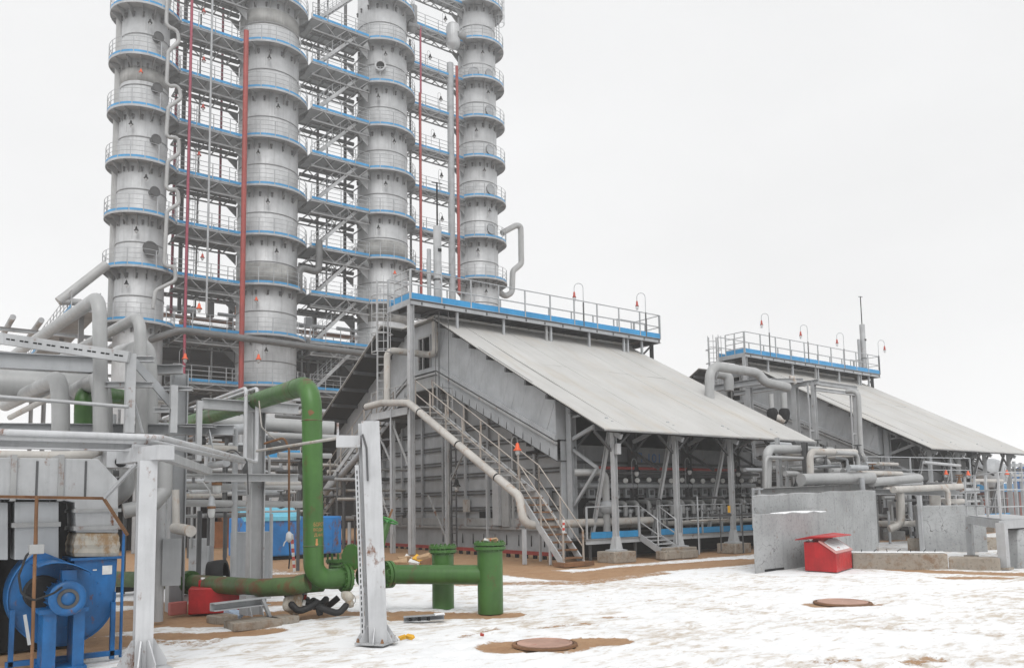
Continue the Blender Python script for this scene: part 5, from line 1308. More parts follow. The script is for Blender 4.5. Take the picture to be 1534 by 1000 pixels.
# drain cocks and dark hoses under the main
def lumps(name, label, cat, c, n, spread, r0, mat, seed):
    rr = random.Random(seed); m = MB()
    pts = [V(c)]
    for k in range(n): pts.append(V((c[0]+rr.uniform(-1,1)*spread[0], c[1]+rr.uniform(-1,1)*spread[1], c[2]+rr.uniform(-1,1)*spread[2])))
    for p in pts: m.lathe([(0.01,-r0),(r0*.8,-r0*.6),(r0,0),(r0*.75,r0*.65),(0.01,r0)], p, 10, V((rr.uniform(-.5,.5), rr.uniform(-.5,.5), 1)))
    return m
def fused(m, name, mat, label, cat, group=None, voxel=0.03):
    o = m.build(name, mat); tag(o, label, cat, group)
    rm = o.modifiers.new('remesh', 'REMESH'); rm.mode = 'VOXEL'; rm.voxel_size = voxel; rm.use_smooth_shade = True
    dp = o.modifiers.new('crumple', 'DISPLACE'); tx = bpy.data.textures.get('crumple') or bpy.data.textures.new('crumple', 'CLOUDS'); tx.noise_scale = 0.12
    dp.texture = tx; dp.strength = 0.05; dp.texture_coords = 'GLOBAL'
    return o
a = pz(440, 908, 0.17); t_ = fused(lumps('x','','',(a.x,a.y,0.2), 6, (.09,.06,.13), 0.10, None, 1), 'wrapped_cock', CANV, 'rag wrapped drain cock hanging under the green header', 'valve')
a = pz(522, 900, 0.25); fused(lumps('x','','',(a.x,a.y,0.30), 5, (.06,.05,.11), 0.075, None, 2), 'wrapped_cock', CANV, 'rag wrapped drain cock hanging under the green bend', 'valve')
pipe('wire_loop', 'thin wire loop hanging by the drain cock under the green bend', [a+V((0.05+0.08*math.sin(k*.7), 0, 0.02+0.09*math.cos(k*.7))) for k in range(8)], 0.005, GD, None, 'wire', n=5)
for k in range(6):
    a = pz(448+jr.uniform(0,66), 908+jr.uniform(-8,10), 0.1)
    pts = [V((a.x+0.22*math.sin(i*.9+k), a.y+0.25+0.12*math.cos(i*.8+k*2), 0.05+0.07*((i+k) % 3)+0.02*k % 0.22)) for i in range(6)]
    pipe('rubber_hose', 'black rubber hose coiled in the heap under the green main', pts, 0.055, BLK, 0.12, 'hose', 'black hoses under the green main', 8)
# the support and its pad
t = thing('pipe_support', 'grey steel support under the rusty stretch of the green header', 'support', gp(378, 926))
a = gp(378, 926)
MB().cbox((a.x+0.05, a.y+0.2, 0.21), 0.30, 0.26, 0.32, 0.1).build('stool', G, t)
MB().channel(pz(318, 909, 0.33), pz(402, 899, 0.33), 0.14, 0.12).build('channel', G, t)
for dx in (-0.05, 0.14): MB().prism([(a.x+dx, a.y-0.12, 0.05), (a.x+dx, a.y+0.1, 0.05), (a.x+dx, a.y+0.1, 0.35)], (0.015, 0, 0)).build('gusset', G, t)
MB().bar(pz(405, 925, 0.06), pz(393, 897, 0.37), 0.05, 0.05).build('strut', G, t)
for i, (px, py, sx, sy) in enumerate(((385, 937, 0.75, 0.5), (338, 930, 0.35, 0.4), (428, 932, 0.4, 0.4))):
    a = gp(px, py); tag(MB().cbox((a.x, a.y+0.18, 0.02), sx, sy, 0.13, 0.15*i).build('concrete_pad', CONB, None, 0.015), ['middle concrete pad under the pipe support', 'left broken concrete pad by the pipe support', 'right broken concrete pad by the pipe support'][i], 'pad', 'concrete pads under the pipe support')

# ---- the white steel post in the middle
b = gp(564, 962); D1 = b.dot(FH)
tp = at(552, 632, D1)
t = thing('steel_post', 'white steel post leaning slightly, with a slotted strip down its left side', 'post', b)
rot = V((0.8, -0.6, 0))
pl_ = lambda p, q: p
MB().ibeam(b, tp, 0.24, 0.30, 0.02, V((0.3, 0.95, 0))).build('shaft', WH, t)
ax = (tp-b).normalized(); lf = V((-0.796, 0.605, 0)); fr = V((-0.605, -0.796, 0))
a, c = b+ax*0.12+lf*0.155+fr*0.12, b+ax*2.35+lf*0.155+fr*0.12
strip = MB().bar(a, c, 0.02, 0.055, V((-.796,.605,0))).build('slotted_strip', WH, t)
slm = MB().bar(V((0,0,-0.022)), V((0,0,0.022)), 0.013, 0.004, fr).mesh('slot', VOID)
for k in range(30): inst('slot', slm, strip, a.lerp(c, (k+0.7)/31)+fr*0.0125)
MB().cbox((b.x, b.y, 0.012), 0.42, 0.42, 0.03, 0.6).build('base_plate', GL, t)
bm5 = MB().cyl((0,0,0), (0,0,0.05), 0.012, n=6).lathe([(0.024,0.0),(0.024,0.022),(0.0,0.022)], (0,0,0), 6).mesh('bolt', RUST)
for k in range(4): a = 0.6+math.pi/4+k*math.pi/2; inst('bolt', bm5, t, (b.x+0.25*math.cos(a), b.y+0.25*math.sin(a), 0.027))
for d in (V((0.8,-0.6,0)), V((-0.8,0.6,0)), V((-0.6,-0.8,0)), V((-0.95,-0.1,0)), V((0.35,-0.93,0))):
    s_ = V((-d.y, d.x, 0))*0.007; p = b+d*0.1
    MB().prism([p+ZUP*0.02-s_, p+d*0.17+ZUP*0.02-s_, p+d*0.17+ZUP*0.05-s_, p+ZUP*0.3-s_], s_*2).build('gusset', WH, t)
bx0, bx1 = at(505, 661, D1), at(541, 661, D1)
MB().bar(bx0, bx1, 0.12, 0.16).build('bracket_box', WH, t)
MB().bar(at(506, 654, D1-0.05), at(506, 633, D1-0.05), 0.03, 0.02, V((1,0,0))).build('bracket_lug', WH, t)
MB().tube([at(543, 650, D1-0.2), at(549, 670, D1-0.2), at(551, 720, D1-0.2)], 0.014, 8, 0.1).build('cable', GD, t)
pipe('stay_rod', 'thin grey rod stretching left from the white post across the green riser', [at(505, 656, D1), at(430, 668, 12.2), at(385, 675, 13.2)], 0.022, LAGR, n=8)
a = gp(543, 962); tag(MB().cyl(a, a+ZUP*0.09, 0.014, n=6).lathe([(0.03,0.05),(0.03,0.07),(0.01,0.07)], a, 6).build('anchor_bolt', GD), 'small anchor bolt sticking up left of the white post', 'bolt')

# ---- things behind the main
t = thing('waste_container', 'big blue steel container with scraped paint standing behind the green riser', 'container', (11.5, 29, 0))
cx0, cy0 = gp(366, 841).x, gp(366, 841).y; cx1 = pY(512, 835, cy0).x; zt = pY(430, 774, cy0).z
MB().box(cx0, cx1, cy0, cy0+1.7, 0.12, zt).build('body', BOXB, t, 0.05)
MB().prism([(cx0-0.04, cy0-0.05, zt-0.12), (cx0-0.04, cy0-0.05, zt+0.02), (cx0-0.04, cy0+0.9, zt+0.45), (cx0-0.04, cy0+0.9, zt+0.3)], (2.0, 0, 0)).build('lid', paint('pale_blue_paint', (0.16,0.50,0.66), 0.5, 0.15, 0.2), t)
for x in (cx0+0.3, cx0+1.9, cx1-0.3): MB().box(x-0.06, x+0.06, cy0-0.03, cy0, 0.25, zt-0.1).build('rib', BOXB, t)
MB().box(cx0+0.2, cx1-0.2, cy0+0.1, cy0+1.5, 0.0, 0.12).build('skid', VOID, t)
def cabinet(p, w, d, h, label, rz=0.25, mat=GL):
    t = thing('electric_cabinet', label, 'cabinet', p, 'electric cabinets behind the rack'); p = V(p)
    MB().cbox(p+ZUP*h/2, w, d, h, rz).build('body', mat, t, 0.01)
    for s_ in (-1, 1):
        c = p+Matrix.Rotation(rz, 3, 'Z') @ V((s_*w/4, -d/2-0.01, h/2)); MB().cbox(c, w/2-0.03, 0.02, h-0.08, rz).build('door', mat, t)
    return t
a = gp(301, 866); cabinet((a.x, a.y, 0), 0.55, 0.35, at(300, 806, a.dot(FH)).z, 'pale two door electric cabinet left of the rack column', -0.5)
a = gp(376, 868); cabinet((a.x, a.y, 0), 0.95, 0.4, at(376, 796, a.dot(FH)).z, 'wider grey electric cabinet right behind the rack column', -0.55, G)
a = gp(332, 918)
t = thing('red_box', 'red steel box with snow on it under the green header', 'box', (a.x, a.y+0.3, 0))
MB().cbox((a.x, a.y+0.35, 0.22), 0.85, 0.6, 0.44, -0.35).build('body', REDB, t, 0.02)
MB().cbox((a.x+.05, a.y+0.45, 0.50), 0.6, 0.3, 0.12, -0.35).build('lid', REDB, t, 0.02)
MB().cbox((a.x-0.02, a.y+0.42, 0.58), 0.42, 0.22, 0.04, -0.3).build('snow_cap', SNOWP, t, 0.015)
a = pz(338, 866, 0.6); t = tag(MB().lathe([(0.20,-0.14),(0.25,-0.15),(0.26,0.0),(0.25,0.15),(0.20,0.14)], (a.x+0.1, a.y+0.75, 0.62), 24, V((0.8,-0.5,0.1))).build('black_hoop', BLK), 'black hoop lying behind the red box and green header', 'hoop')
a = gp(266, 920); tag(MB().cbox((a.x, a.y, 0.11), 0.3, 0.12, 0.22, 0.2).build('red_scrap', paint('faded_red', (0.55,0.16,0.14), 0.6), None, 0.02), 'faded red scrap lying left of the red box', 'scrap')
a = gp(275, 913); tag(MB().cbox((a.x, a.y, 0.2), 0.13, 0.1, 0.13, 0.3).build('white_tin', PAPR, None, 0.01), 'small white tin on the ground left of the red box', 'tin')
a = gp(350, 922); scrap((a.x, a.y, 0.06), 0.3, 0.16, 0.08, flat('pale_blue_plastic', (0.45,0.55,0.7), 0.4), 'plastic_bag', 'pale blue plastic bag lying against the pipe support', 'bag')
t = thing('flanged_pipe', 'dark pipe end lying on the ground left of the post', 'pipe', gp(190, 880))
a = gp(190, 890); MB().cyl((a.x-0.4, a.y, 0.25), (a.x+0.5, a.y+0.2, 0.25), 0.2, n=14).build('tube', VOID, t)
tape_pole([pz(441, 855, 0.35), at(437, 800, 16.0)], 0.03, 'red and white striped tape hanging before the blue container', n=9)
tape_pole([pz(455, 906, 0.2), pz(462, 868, 0.55)], 0.022, 'red and white striped tape tied to the green header', n=5)
# low blue edged landings far behind
for i, (xa, xb_, y, D) in enumerate(((395, 455, 686, 33), (278, 345, 736, 30))):
    a, c = at(xa, y, D), at(xb_, y, D); t = thing('low_platform', ['low blue edged platform seen left of the green riser', 'low blue edged platform seen under the rack beam'][i], 'platform', a, 'low platforms behind the rack')
    d = c-a; MB().bar(a-ZUP*.12, c-ZUP*.12, 1.0, 0.1).build('deck', GD, t)
    railing(t, [a+fr*0.5, c+fr*0.5], 1.0, 0.8, 0.04, G, (0.5,), 0.28, BLUE)
    for f in (0.1, 0.9): p = a.lerp(c, f); MB().bar(V((p.x, p.y, 0)), p-ZUP*.15, 0.12, 0.12, V((1,0,0))).build('leg', GD, t)
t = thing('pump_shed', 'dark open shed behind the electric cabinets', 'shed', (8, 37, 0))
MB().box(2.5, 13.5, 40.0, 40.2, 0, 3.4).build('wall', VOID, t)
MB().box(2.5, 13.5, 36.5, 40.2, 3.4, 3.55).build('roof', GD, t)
for x in (2.6, 5.2, 7.8, 10.4, 13.3): MB().bar((x, 36.6, 0), (x, 36.6, 3.4), 0.12, 0.12, V((1,0,0))).build('post', G, t)
for x in (4, 6.5, 9, 12): MB().cbox((x, 38.5, 0.6), 1.0, 0.8, 1.2).cyl((x, 38.5, 1.1), (x+0.7, 38.5, 1.3), 0.4, n=12).build('pump', BRWN, t)

# ---- scraps in the snow
a, c = gp(607, 931), gp(668, 929)
t = thing('steel_offcut', 'grey steel channel offcut with three square holes lying in the snow', 'offcut', a)
d = (c-a).normalized(); MB().channel(a+V((0,0.05,0.04)), c+V((0,0.05,0.06)), 0.13, 0.08, 0.01).build('channel', G, t)
for f in (0.18, 0.4, 0.62): p = a.lerp(c, f)+V((0, 0.05, 0.045)); MB().cbox(p+fr*0.068, 0.05, 0.012, 0.055, -0.65).build('hole', VOID, t)
MB().cbox(a.lerp(c, 0.88)+V((0,0.05,0.1)), 0.16, 0.12, 0.03, -0.4).build('snow_cap', SNOWP, t, 0.01)
for i, (px, py, sx, mt, nm, lb) in enumerate(((603, 956, 0.1, YEL, 'yellow_scrap', 'left yellow plastic scrap in the snow right of the white post'), (614, 955, 0.12, YEL, 'yellow_scrap', 'right yellow plastic scrap in the snow right of the white post'),
     (722, 952, 0.05, REDL, 'red_scrap', 'tiny red scrap in the snow left of the manhole'))):
    a = gp(px, py); scrap((a.x, a.y, 0.02), sx, sx*0.5, 0.035, mt, nm, lb, 'scrap')
for i, (px, py, s_, mt, nm, lb) in enumerate(((600, 845, 0.42, CARD, 'cardboard', 'leftmost flattened cardboard in the litter heap'), (607, 838, 0.36, CARD, 'cardboard', 'upright torn cardboard in the litter heap'), (614, 836, 0.34, PAPR, 'white_bag', 'white bag in the litter heap by the landing leg'),
     (619, 841, 0.3, PAPR, 'white_bag', 'second, greyer white bag in the litter heap'), (627, 838, 0.36, YEL, 'yellow_bag', 'bright yellow bag in the litter heap'), (635, 838, 0.4, CARD, 'cardboard', 'pale cardboard box flap in the litter heap'), (641, 840, 0.34, RUST, 'rag', 'brown rag at the right end of the litter heap'))):
    a = gp(px, py+7); scrap((a.x, a.y, s_*0.35), s_, s_*0.6, s_*0.55, mt, nm, lb, 'litter', 'litter heap by the furnace')
for i, (px, py, r_, lb) in enumerate(((816, 963, 0.36, 'nearest round reddish manhole cover, bare of snow'), (1262, 901, 0.42, 'farther round reddish manhole cover out in the snow'))):
    a = gp(px, py); t = thing('manhole_cover', lb, 'manhole cover', a, 'manhole covers')
    MB().lathe([(r_,-0.02),(r_,0.012),(r_*0.93,0.02),(r_*0.9,0.008),(0.01,0.010)], (a.x, a.y, 0), 32, smooth=False).build('lid', paint('red_stained_lid%d' % i, (0.50,0.31,0.24), 0.8, 0.25, 0.45, rustcol=(0.36,0.09,0.07), streak=0.1), t)
    MB().lathe([(r_+0.015,-0.02),(r_+0.015,0.006),(r_+0.06,0.004),(r_+0.07,-0.02)], (a.x, a.y, 0), 32, smooth=False).build('rim', RUST, t)

t = thing('shade_casing', 'near-black casing added to darken the gaps behind the blue fan and its ducts', 'casing', (0, 13, 0))
MB().box(-3.0, 2.0, 12.4, 12.5, 0.0, 2.35).build('front_plate', VOID, t)  # near-black plate added so the gaps between the ducts stay dark
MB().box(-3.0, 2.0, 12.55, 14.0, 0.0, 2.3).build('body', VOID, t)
for x in (-1.6, -0.2, 1.0, 1.9): MB().bar((x, 12.35, 0), (x, 12.35, 2.35), 0.08, 0.06, V((1,0,0))).build('rib', GD, t)
def thicket(label, x0, x1, y0, y1, Da, Db, n, seed, rscale=1.0, base=None, mats=None):
    rr = random.Random(seed); mats = mats or [LAG, G, GD, DARKP, LAGR]
    t = thing('pipe_manifold', label, 'manifold', at((x0+x1)/2, y1, (Da+Db)/2))
    for k in range(n):
        p = at(rr.uniform(x0, x1), rr.uniform(y0, y1), rr.uniform(Da, Db)); kind = k % 6
        if p.z < 0.15: p.z = 0.2
        m = rr.choice(mats); L_ = (Db/1202)*rr.uniform(30, 110)
        if kind in (0, 1): MB().cyl(p, p+V((L_,0,0)), rr.uniform(.025,.08)*rscale, n=10).build('pipe_run', m, t)
        elif kind == 2: MB().cyl(p, p+V((0,L_*1.5,0)), rr.uniform(.025,.08)*rscale, n=10).build('pipe_run', m, t)
        elif kind == 3: q = V((p.x, p.y, max(0.1, p.z-L_*.8))); MB().tube([p+V((-L_*.5,0,0)), p, q], rr.uniform(.025,.06)*rscale, 10, .15*rscale).build('pipe_bend', m, t)
        elif kind == 4:
            MB().lathe([(0.02,-.12*rscale),(.09*rscale,-.09*rscale),(.10*rscale,0),(.05*rscale,.1*rscale),(.02,.25*rscale),(.09*rscale,.26*rscale),(.09*rscale,.28*rscale),(.01,.28*rscale)], p, 12).build('valve', rr.choice([GD, DARKP, RUST, G]), t)
        else: MB().cyl(V((p.x,p.y,0)), p, rr.uniform(.03,.06)*rscale, n=8).build('upright', rr.choice([G, GL, GD]), t)
    return t
thicket('tangle of pipes and valves behind the rack column', 232, 450, 640, 775, 16.5, 24, 60, 41)
thicket('crowded pipes at the feet of the two left columns', 235, 455, 600, 720, 40, 52, 70, 42, 2.2)
thicket('pipes and valves on the far side of the left rack', 150, 260, 590, 760, 15, 18, 26, 43)
thicket('pipes around the lower landing of the rear stair', 490, 560, 690, 790, 33, 40, 24, 44, 1.5)

# ================================================================== RIGHT: concrete walls, red bin, pipe rack between the furnaces
# ---- tall concrete wall and the lower block leaning on it
pl0, pr0 = gp(1131, 853), gp(1321, 830)
dW = (pr0-pl0); dW.z = 0; LW = dW.length; dW.normalize(); nW = ray(1131, 850); nW.z = 0; nW.normalize()
def slab(name, p, length, thick, h0, h1, mat, label, cat, seed=0, group=None, n=14, rough=0.025):
    """concrete slab with chipped upper edge"""
    rr = random.Random(seed); m = MB(); vs = []
    for i in range(n+1):
        f = i/n; h = h0+(h1-h0)*f
        for q, zz in ((0, 0), (0, h), (thick, h), (thick, 0)):
            pp = p+dW*(length*f)+nW*(q+(rr.uniform(-rough, rough) if zz else 0)); pp = V((pp.x, pp.y, (zz+rr.uniform(-rough, rough)*1.2) if zz else -0.06)); vs.append(pp)
    fs = []
    for i in range(n):
        a, b = 4*i, 4*i+4; fs += [(a, b, b+1, a+1), (a+1, b+1, b+2, a+2), (a+2, b+2, b+3, a+3), (a+3, b+3, b, a)]
    fs += [(0,1,2,3), (4*n+3,4*n+2,4*n+1,4*n)]
    m.add(vs, fs); o = m.build(name, mat, None, 0.02); return tag(o, label, cat, group)
hL = at(1133, 741, (pl0+nW*0.55).dot(FH)).z; hR = at(1318, 733, (pr0+nW*0.55).dot(FH)).z
slab('concrete_wall', pl0+nW*0.55, LW, 0.55, hL, hR, CONC, 'tall cracked grey concrete wall behind the red bin', 'wall', 4)
fb = gp(1131, 857); hB = at(1131, 770, fb.dot(FH)).z
fbl = (gp(1244, 843)-fb).length
slab('concrete_block', fb, fbl, 0.42, hB, hB*1.01, CONC, 'lower concrete block with a snowy top in front of the tall concrete wall', 'block', 9, None, 10)
a = fb+dW*(fbl*0.35)+nW*0.22; m = MB()
rr = random.Random(5)
sn = MB(); vs = []
for i in range(12):
    p = fb+dW*(fbl*(0.22+0.77*i/11)); w0, w1 = rr.uniform(.02,.1), rr.uniform(.34,.41)
    h = 0.035*math.sin(math.pi*i/11)+0.012
    for q, zz in ((w0, hB-0.01), (w0+.05, hB+h), (w1-.05, hB+h), (w1, hB-0.01)): e = p+nW*q; vs.append((e.x, e.y, zz))
sn.add(vs, [(4*i+k, 4*i+4+k, 4*i+5+k, 4*i+1+k) for i in range(11) for k in range(3)], True)
tag(sn.build('snow_ledge', SNOWP), 'strip of snow lying on the lower concrete block', 'snow')
a, c = gp(1152, 856), gp(1182, 855)
MB().cbox(fb+dW*0.9+nW*0.0+ZUP*0.02, 0.9, 0.04, 0.05, math.atan2(dW.y, dW.x)).build('base_gap', VOID, bpy.data.objects['concrete_block'])

# ---- red bin (sand chest)
C, L, Q = gp(1254, 857), gp(1206, 854), gp(1277, 850)
u = (L-C); w = (Q-C); zc = at(1205, 811, L.dot(FH)).z; zs = at(1256, 829, C.dot(FH)).z
t = thing('sand_bin', 'bright red steel sand bin with a sloping snowy hatch beside the concrete wall', 'bin', C)
prof = [(1.0, 0), (1.0, zc), (0.52, zc), (0.0, zs), (0.0, 0)]
MB().prism([C+u*s_+ZUP*z for s_, z in prof], w).build('body', REDB, t, 0.012)
nrm_ = V((0, 0, 1))
def onslope(f, g, lift): s_ = 0.5*(1-f); z = zc+(zs-zc)*f; p = C+u*s_+w*g; return V((p.x, p.y, z+lift))
hq = [onslope(*q, 0.012) for q in ((0.0,-0.05),(1.04,-0.05),(1.04,1.05),(0.0,1.05))]
MB().prism(hq, (0, 0, 0.03)).build('hatch', paint('pink_faded_paint', (0.62,0.30,0.28), 0.5, 0.1, 0.1), t, 0.006)
hq = [onslope(*q, 0.046) for q in ((0.22,0.08),(0.95,0.06),(0.95,0.94),(0.08,0.94),(0.05,0.5))]
MB().prism(hq, (0, 0, 0.02)).build('snow_sheet', SNOWP, t, 0.008)
hc = onslope(0.86, 0.30, 0.07); MB().tube([hc+u*0.03, hc+u*0.03+ZUP*0.03, hc-u*0.03+ZUP*0.03, hc-u*0.03], 0.008, 6).build('handle', REDL, t)
lid = [C+u*1.22+w*-0.1+ZUP*(zc+0.04), C+u*0.72+w*-0.12+ZUP*(zc+0.13), C+u*0.02+w*0.1+ZUP*(zc+0.13), C+u*-0.02+w*1.0+ZUP*(zc+0.12), C+u*0.6+w*1.1+ZUP*(zc+0.15), C+u*1.2+w*1.0+ZUP*(zc+0.07)]
MB().prism(lid, (0, 0, 0.025)).build('lid', REDB, t)
MB().prism([C+u*s_+w*0.15+ZUP*z for s_, z in ((0.95, zc), (0.9, zc+0.08), (0.55, zc+0.11), (0.45, zc))], w*0.7).build('neck', REDB, t, 0.01)
p = C+u*0.78+w*0.05; MB().cyl(p+ZUP*(zc+0.08), p+ZUP*(zc+0.08)-w.normalized()*0.06, 0.05, n=12).build('hinge', DIAL, t)
MB().prism([C+u*0.98+w*0.1+ZUP*(zc+0.003), C+u*0.74+w*0.05+ZUP*(zc+0.003), C+u*0.74+w*0.3+ZUP*(zc+0.003), C+u*0.98+w*0.3+ZUP*(zc+0.003)], (0,0,0.015)).build('snow_patch', SNOWP, t)

# ---- kerb blocks
a, b, c = gp(1278, 850), gp(1421, 851), gp(1499, 853)
for i, (p, q, py, lab) in enumerate(((a, b, 829, 'long left block of the soiled concrete kerb, with bent wires on its top'), (b+V((0.02,0,0)), c, 835, 'short right block of the soiled concrete kerb'))):
    d = q-p; h = at(1340 if i == 0 else 1460, py, (p+q).dot(FH)/2).z
    dd = V((-d.y, d.x, 0)).normalized()
    o = MB().prism([p-ZUP*.05, q-ZUP*.05, q-ZUP*.05+dd*0.55, p-ZUP*.05+dd*0.55], (0, 0, h+.05)).build('kerb_block', CONB, None, 0.02)
    tag(o, lab, 'kerb', 'kerb blocks')
    if i == 0:
        for k in range(7):
            e = p+d*(0.12+0.13*k)+dd*0.25
            MB().tube([e+ZUP*(h-.02), e+ZUP*(h+.06)+d.normalized()*0.02*(k % 3-1), e+ZUP*(h+.10)+d.normalized()*0.06*(k % 2)], 0.010, 5).build('wire_stub', VOID, o)
        MB().prism([p+ZUP*(h+.003)+dd*0.2, q+ZUP*(h+.003)+dd*0.22, q+ZUP*(h+.003)+dd*0.5, p+ZUP*(h+.003)+dd*0.5], (0,0,0.03)).build('snow_strip', SNOWP, o, 0.01)
# ---- railed steel platform at the right edge
b1, b2 = gp(1455, 833), gp(1505, 852)
D1_, D2_ = b1.dot(FH), b2.dot(FH)
t = thing('railed_platform', 'grey steel platform on legs with railings at the right edge', 'platform', (b1+b2)/2)
zt = at(1448, 776, D1_).z
MB().bar(b1, V((b1.x, b1.y, zt)), 0.16, 0.16, V((1,0,0))).build('leg', GL, t)
MB().bar(b2, V((b2.x, b2.y, zt)), 0.2, 0.2, V((1,0,0))).build('leg', GL, t)
p1 = V((b1.x, b1.y, zt-0.05)); p2 = V((b2.x, b2.y, zt-0.05)); e = p2+V((1.9, -0.2, 0)); e1 = p1+V((2.1, -0.2, 0))
MB().bar(p1-(p2-p1).normalized()*0.1, p2+(p2-p1).normalized()*0.05, 0.12, 0.2).build('edge_beam', GL, t)
MB().bar(p2, e, 0.12, 0.2).build('edge_beam', GL, t)
MB().prism([p1+ZUP*0.1, p2+ZUP*0.1, e+ZUP*0.1, e1+ZUP*0.1], (0,0,0.04)).build('deck', GL, t)
zz = zt+0.1
railing(t, [V((b1.x, b1.y, zz))+(p1-p2)*0.05, V((b2.x, b2.y, zz))], at(1441, 714, D1_).z-zz, 1.5, 0.045, GL, (0.25, 0.62))
railing(t, [V((b2.x, b2.y, zz)), V((e.x, e.y, zz))], at(1441, 714, D1_).z-zz, 1.9, 0.04, GL, (0.25, 0.62))
for q in (b1, b2, b1+V((1.8,-.2,0)), b2+V((1.8,-.2,0))): MB().cbox((q.x, q.y, 0.02), 0.3, 0.3, 0.05).build('base_plate', CONB, t)
for q in (b1+V((1.8,-.2,0)), b2+V((1.8,-.2,0))): MB().bar(V((q.x,q.y,0)), V((q.x, q.y, zt-.15)), 0.16, 0.16, V((1,0,0))).build('leg', GL, t)
a = gp(1531, 849); tag(MB().prism([V((a.x-.22, a.y, -0.03)), V((a.x+.3, a.y-.2, -0.03)), V((a.x+.3, a.y-.2, 0.98)), V((a.x-.05, a.y, 0.95)), V((a.x-.12, a.y, 0.75))], (0.1, 0.5, 0)).build('concrete_saddle', CONC, None, 0.03), 'pale concrete saddle cut off by the right edge', 'saddle')
# ---- concrete tank beyond it
a, c = gp(1396, 826), gp(1500, 826); D_ = a.dot(FH)
h = at(1410, 757, D_).z
o = MB().prism([V((a.x+0.15, a.y+0.4, -0.05)), V((c.x, c.y+0.4, -0.05)), V((c.x+1.0, c.y+1.2, -0.05)), V((a.x+0.15+1.3, a.y+1.2, -0.05))], (0,0,h+.05)).build('concrete_tank', CONC, None, 0.02); tag(o, 'grey concrete tank behind the railed platform', 'tank')
MB().bar(V((a.x+1.1, a.y+0.38, h*0.72)), V((a.x+2.0, a.y+0.38, h*0.22)), 0.02, 0.08).build('stain_bar', VOID, o)
MB().cbox((a.x+2.6, a.y+0.37, h*0.3), 0.4, 0.06, 0.12).build('lug', CONB, o)
MB().bar(V((a.x+.12, a.y+.36, 0)), V((a.x+.12, a.y+.36, h+.35)), .12, .12, V((1,0,0))).build('corner_post', GL, o)
a2, c2 = gp(1386, 824), gp(1500, 822); tag(MB().prism([a2-ZUP*.05, c2-ZUP*.05, c2+V((0,.6,-.05)), a2+V((0,.6,-.05))], (0,0,0.45)).build('kerb_block', CONB, None, 0.02), 'soiled concrete kerb along the foot of the concrete tank', 'kerb')
a = gp(1372, 820); t = thing('valve_post', 'thin dark valve post in the snow between the concrete blocks', 'valve', a)
MB().cyl(a, a+ZUP*0.75, 0.03, n=8).build('spindle', VOID, t); MB().cbox(a+ZUP*0.5, 0.22, 0.1, 0.16).build('valve_body', GD, t); MB().cyl(a+ZUP*.75+V((-.1,0,0)), a+ZUP*.75+V((.1,0,0)), .02, n=6).build('handle', GD, t)
for i, (xa, xb, yb, yt, lab) in enumerate(((1325, 1357, 807, 795, 'left low grey concrete block behind the tall wall'), (1385, 1408, 800, 788, 'right low grey concrete block near the concrete tank'))):
    a, c = gp(xa, yb), gp(xb, yb); h = at(xa, yt, a.dot(FH)).z
    tag(MB().prism([a-ZUP*.05, c-ZUP*.05, c+V((.3,1.0,-.05)), a+V((.3,1.0,-.05))], (0,0,h+.05)).build('concrete_block', CONC, None, 0.02), lab, 'block', 'low concrete blocks')
t = thing('small_steps', 'small grey ladder steps by the furnace beyond the wall', 'steps', gp(1365, 800))
for px in (1353, 1361):
    MB().bar(at(px, 772, 33), at(px+15, 800, 32), 0.04, 0.1).build('stringer', GL, t)
for k in range(4): MB().bar(at(1355+4*k, 777+6.5*k, 32.7), at(1363+4*k, 777+6.5*k, 32.7), 0.2, 0.03).build('tread', GL, t)

# ---- portal frame and pipes between the two furnaces
FXc = 33.2
t = thing('portal_frame', 'tall grey steel frame carrying pipes between the two furnaces', 'pipe rack', (FXc, 21, 0))
k0 = pX(1218, 574, FXc); k1 = pX(1190, 580, FXc); k2 = pY(1281, 585, k0.y); k3 = pX(1100, 598, FXc)
for k, w in ((k0, 0.18), (k1, 0.26), (k2, 0.22)): MB().ibeam((k.x, k.y, 0), (k.x, k.y, k.z), w, w, 0.016, V((1,0,0))).build('column', GL, t)
for k in (k0, k2):
    m = MB(); p = k+V((-0.28, 0.1, 0)); MB().bar((p.x, p.y, 0), (p.x, p.y, k.z), 0.06, 0.06, V((1,0,0))).build('lacing_bar', GL, t)
    for j in range(9): z = 0.5+j*0.55; MB().bar((p.x, p.y, z), (k.x, k.y, z), 0.04, 0.06).build('lacing_plate', GL, t)
MB().ibeam((FXc, k0.y-0.3, k0.z+0.05), (FXc, k3.y, k0.z+0.05), 0.2, 0.22).build('beam', GL, t)
MB().ibeam((FXc-0.1, k0.y, k0.z+0.05), (k2.x+0.2, k0.y, k0.z+0.05), 0.18, 0.2).build('beam', GL, t)
MB().ibeam((FXc-0.1, k0.y, k0.z-0.25), (k2.x+0.1, k0.y, k0.z-0.25), 0.12, 0.16).build('beam', GL, t)
MB().ibeam((FXc-1.6, k3.y, k0.z+0.2), (FXc-1.6, k0.y+1.5, k0.z+0.2), 0.2, 0.3).build('beam', GL, t)
MB().ibeam((FXc-1.6, k0.y+1.5, k0.z+0.2), (FXc, k0.y+0.5, k0.z+0.2), 0.16, 0.2).build('beam', GL, t)
MB().ibeam((FXc-1.5, k3.y-2, 0), (FXc-1.5, k3.y-2, k0.z), 0.24, 0.24, 0.016, V((1,0,0))).build('column', GL, t)
RP = 'pipes between the furnaces'
def rp(pts, r, mat, label, bend=0.35, n=14, nm='process_pipe'): return pipe(nm, label, [at(*p) for p in pts], r, mat, bend, group=RP, n=n)
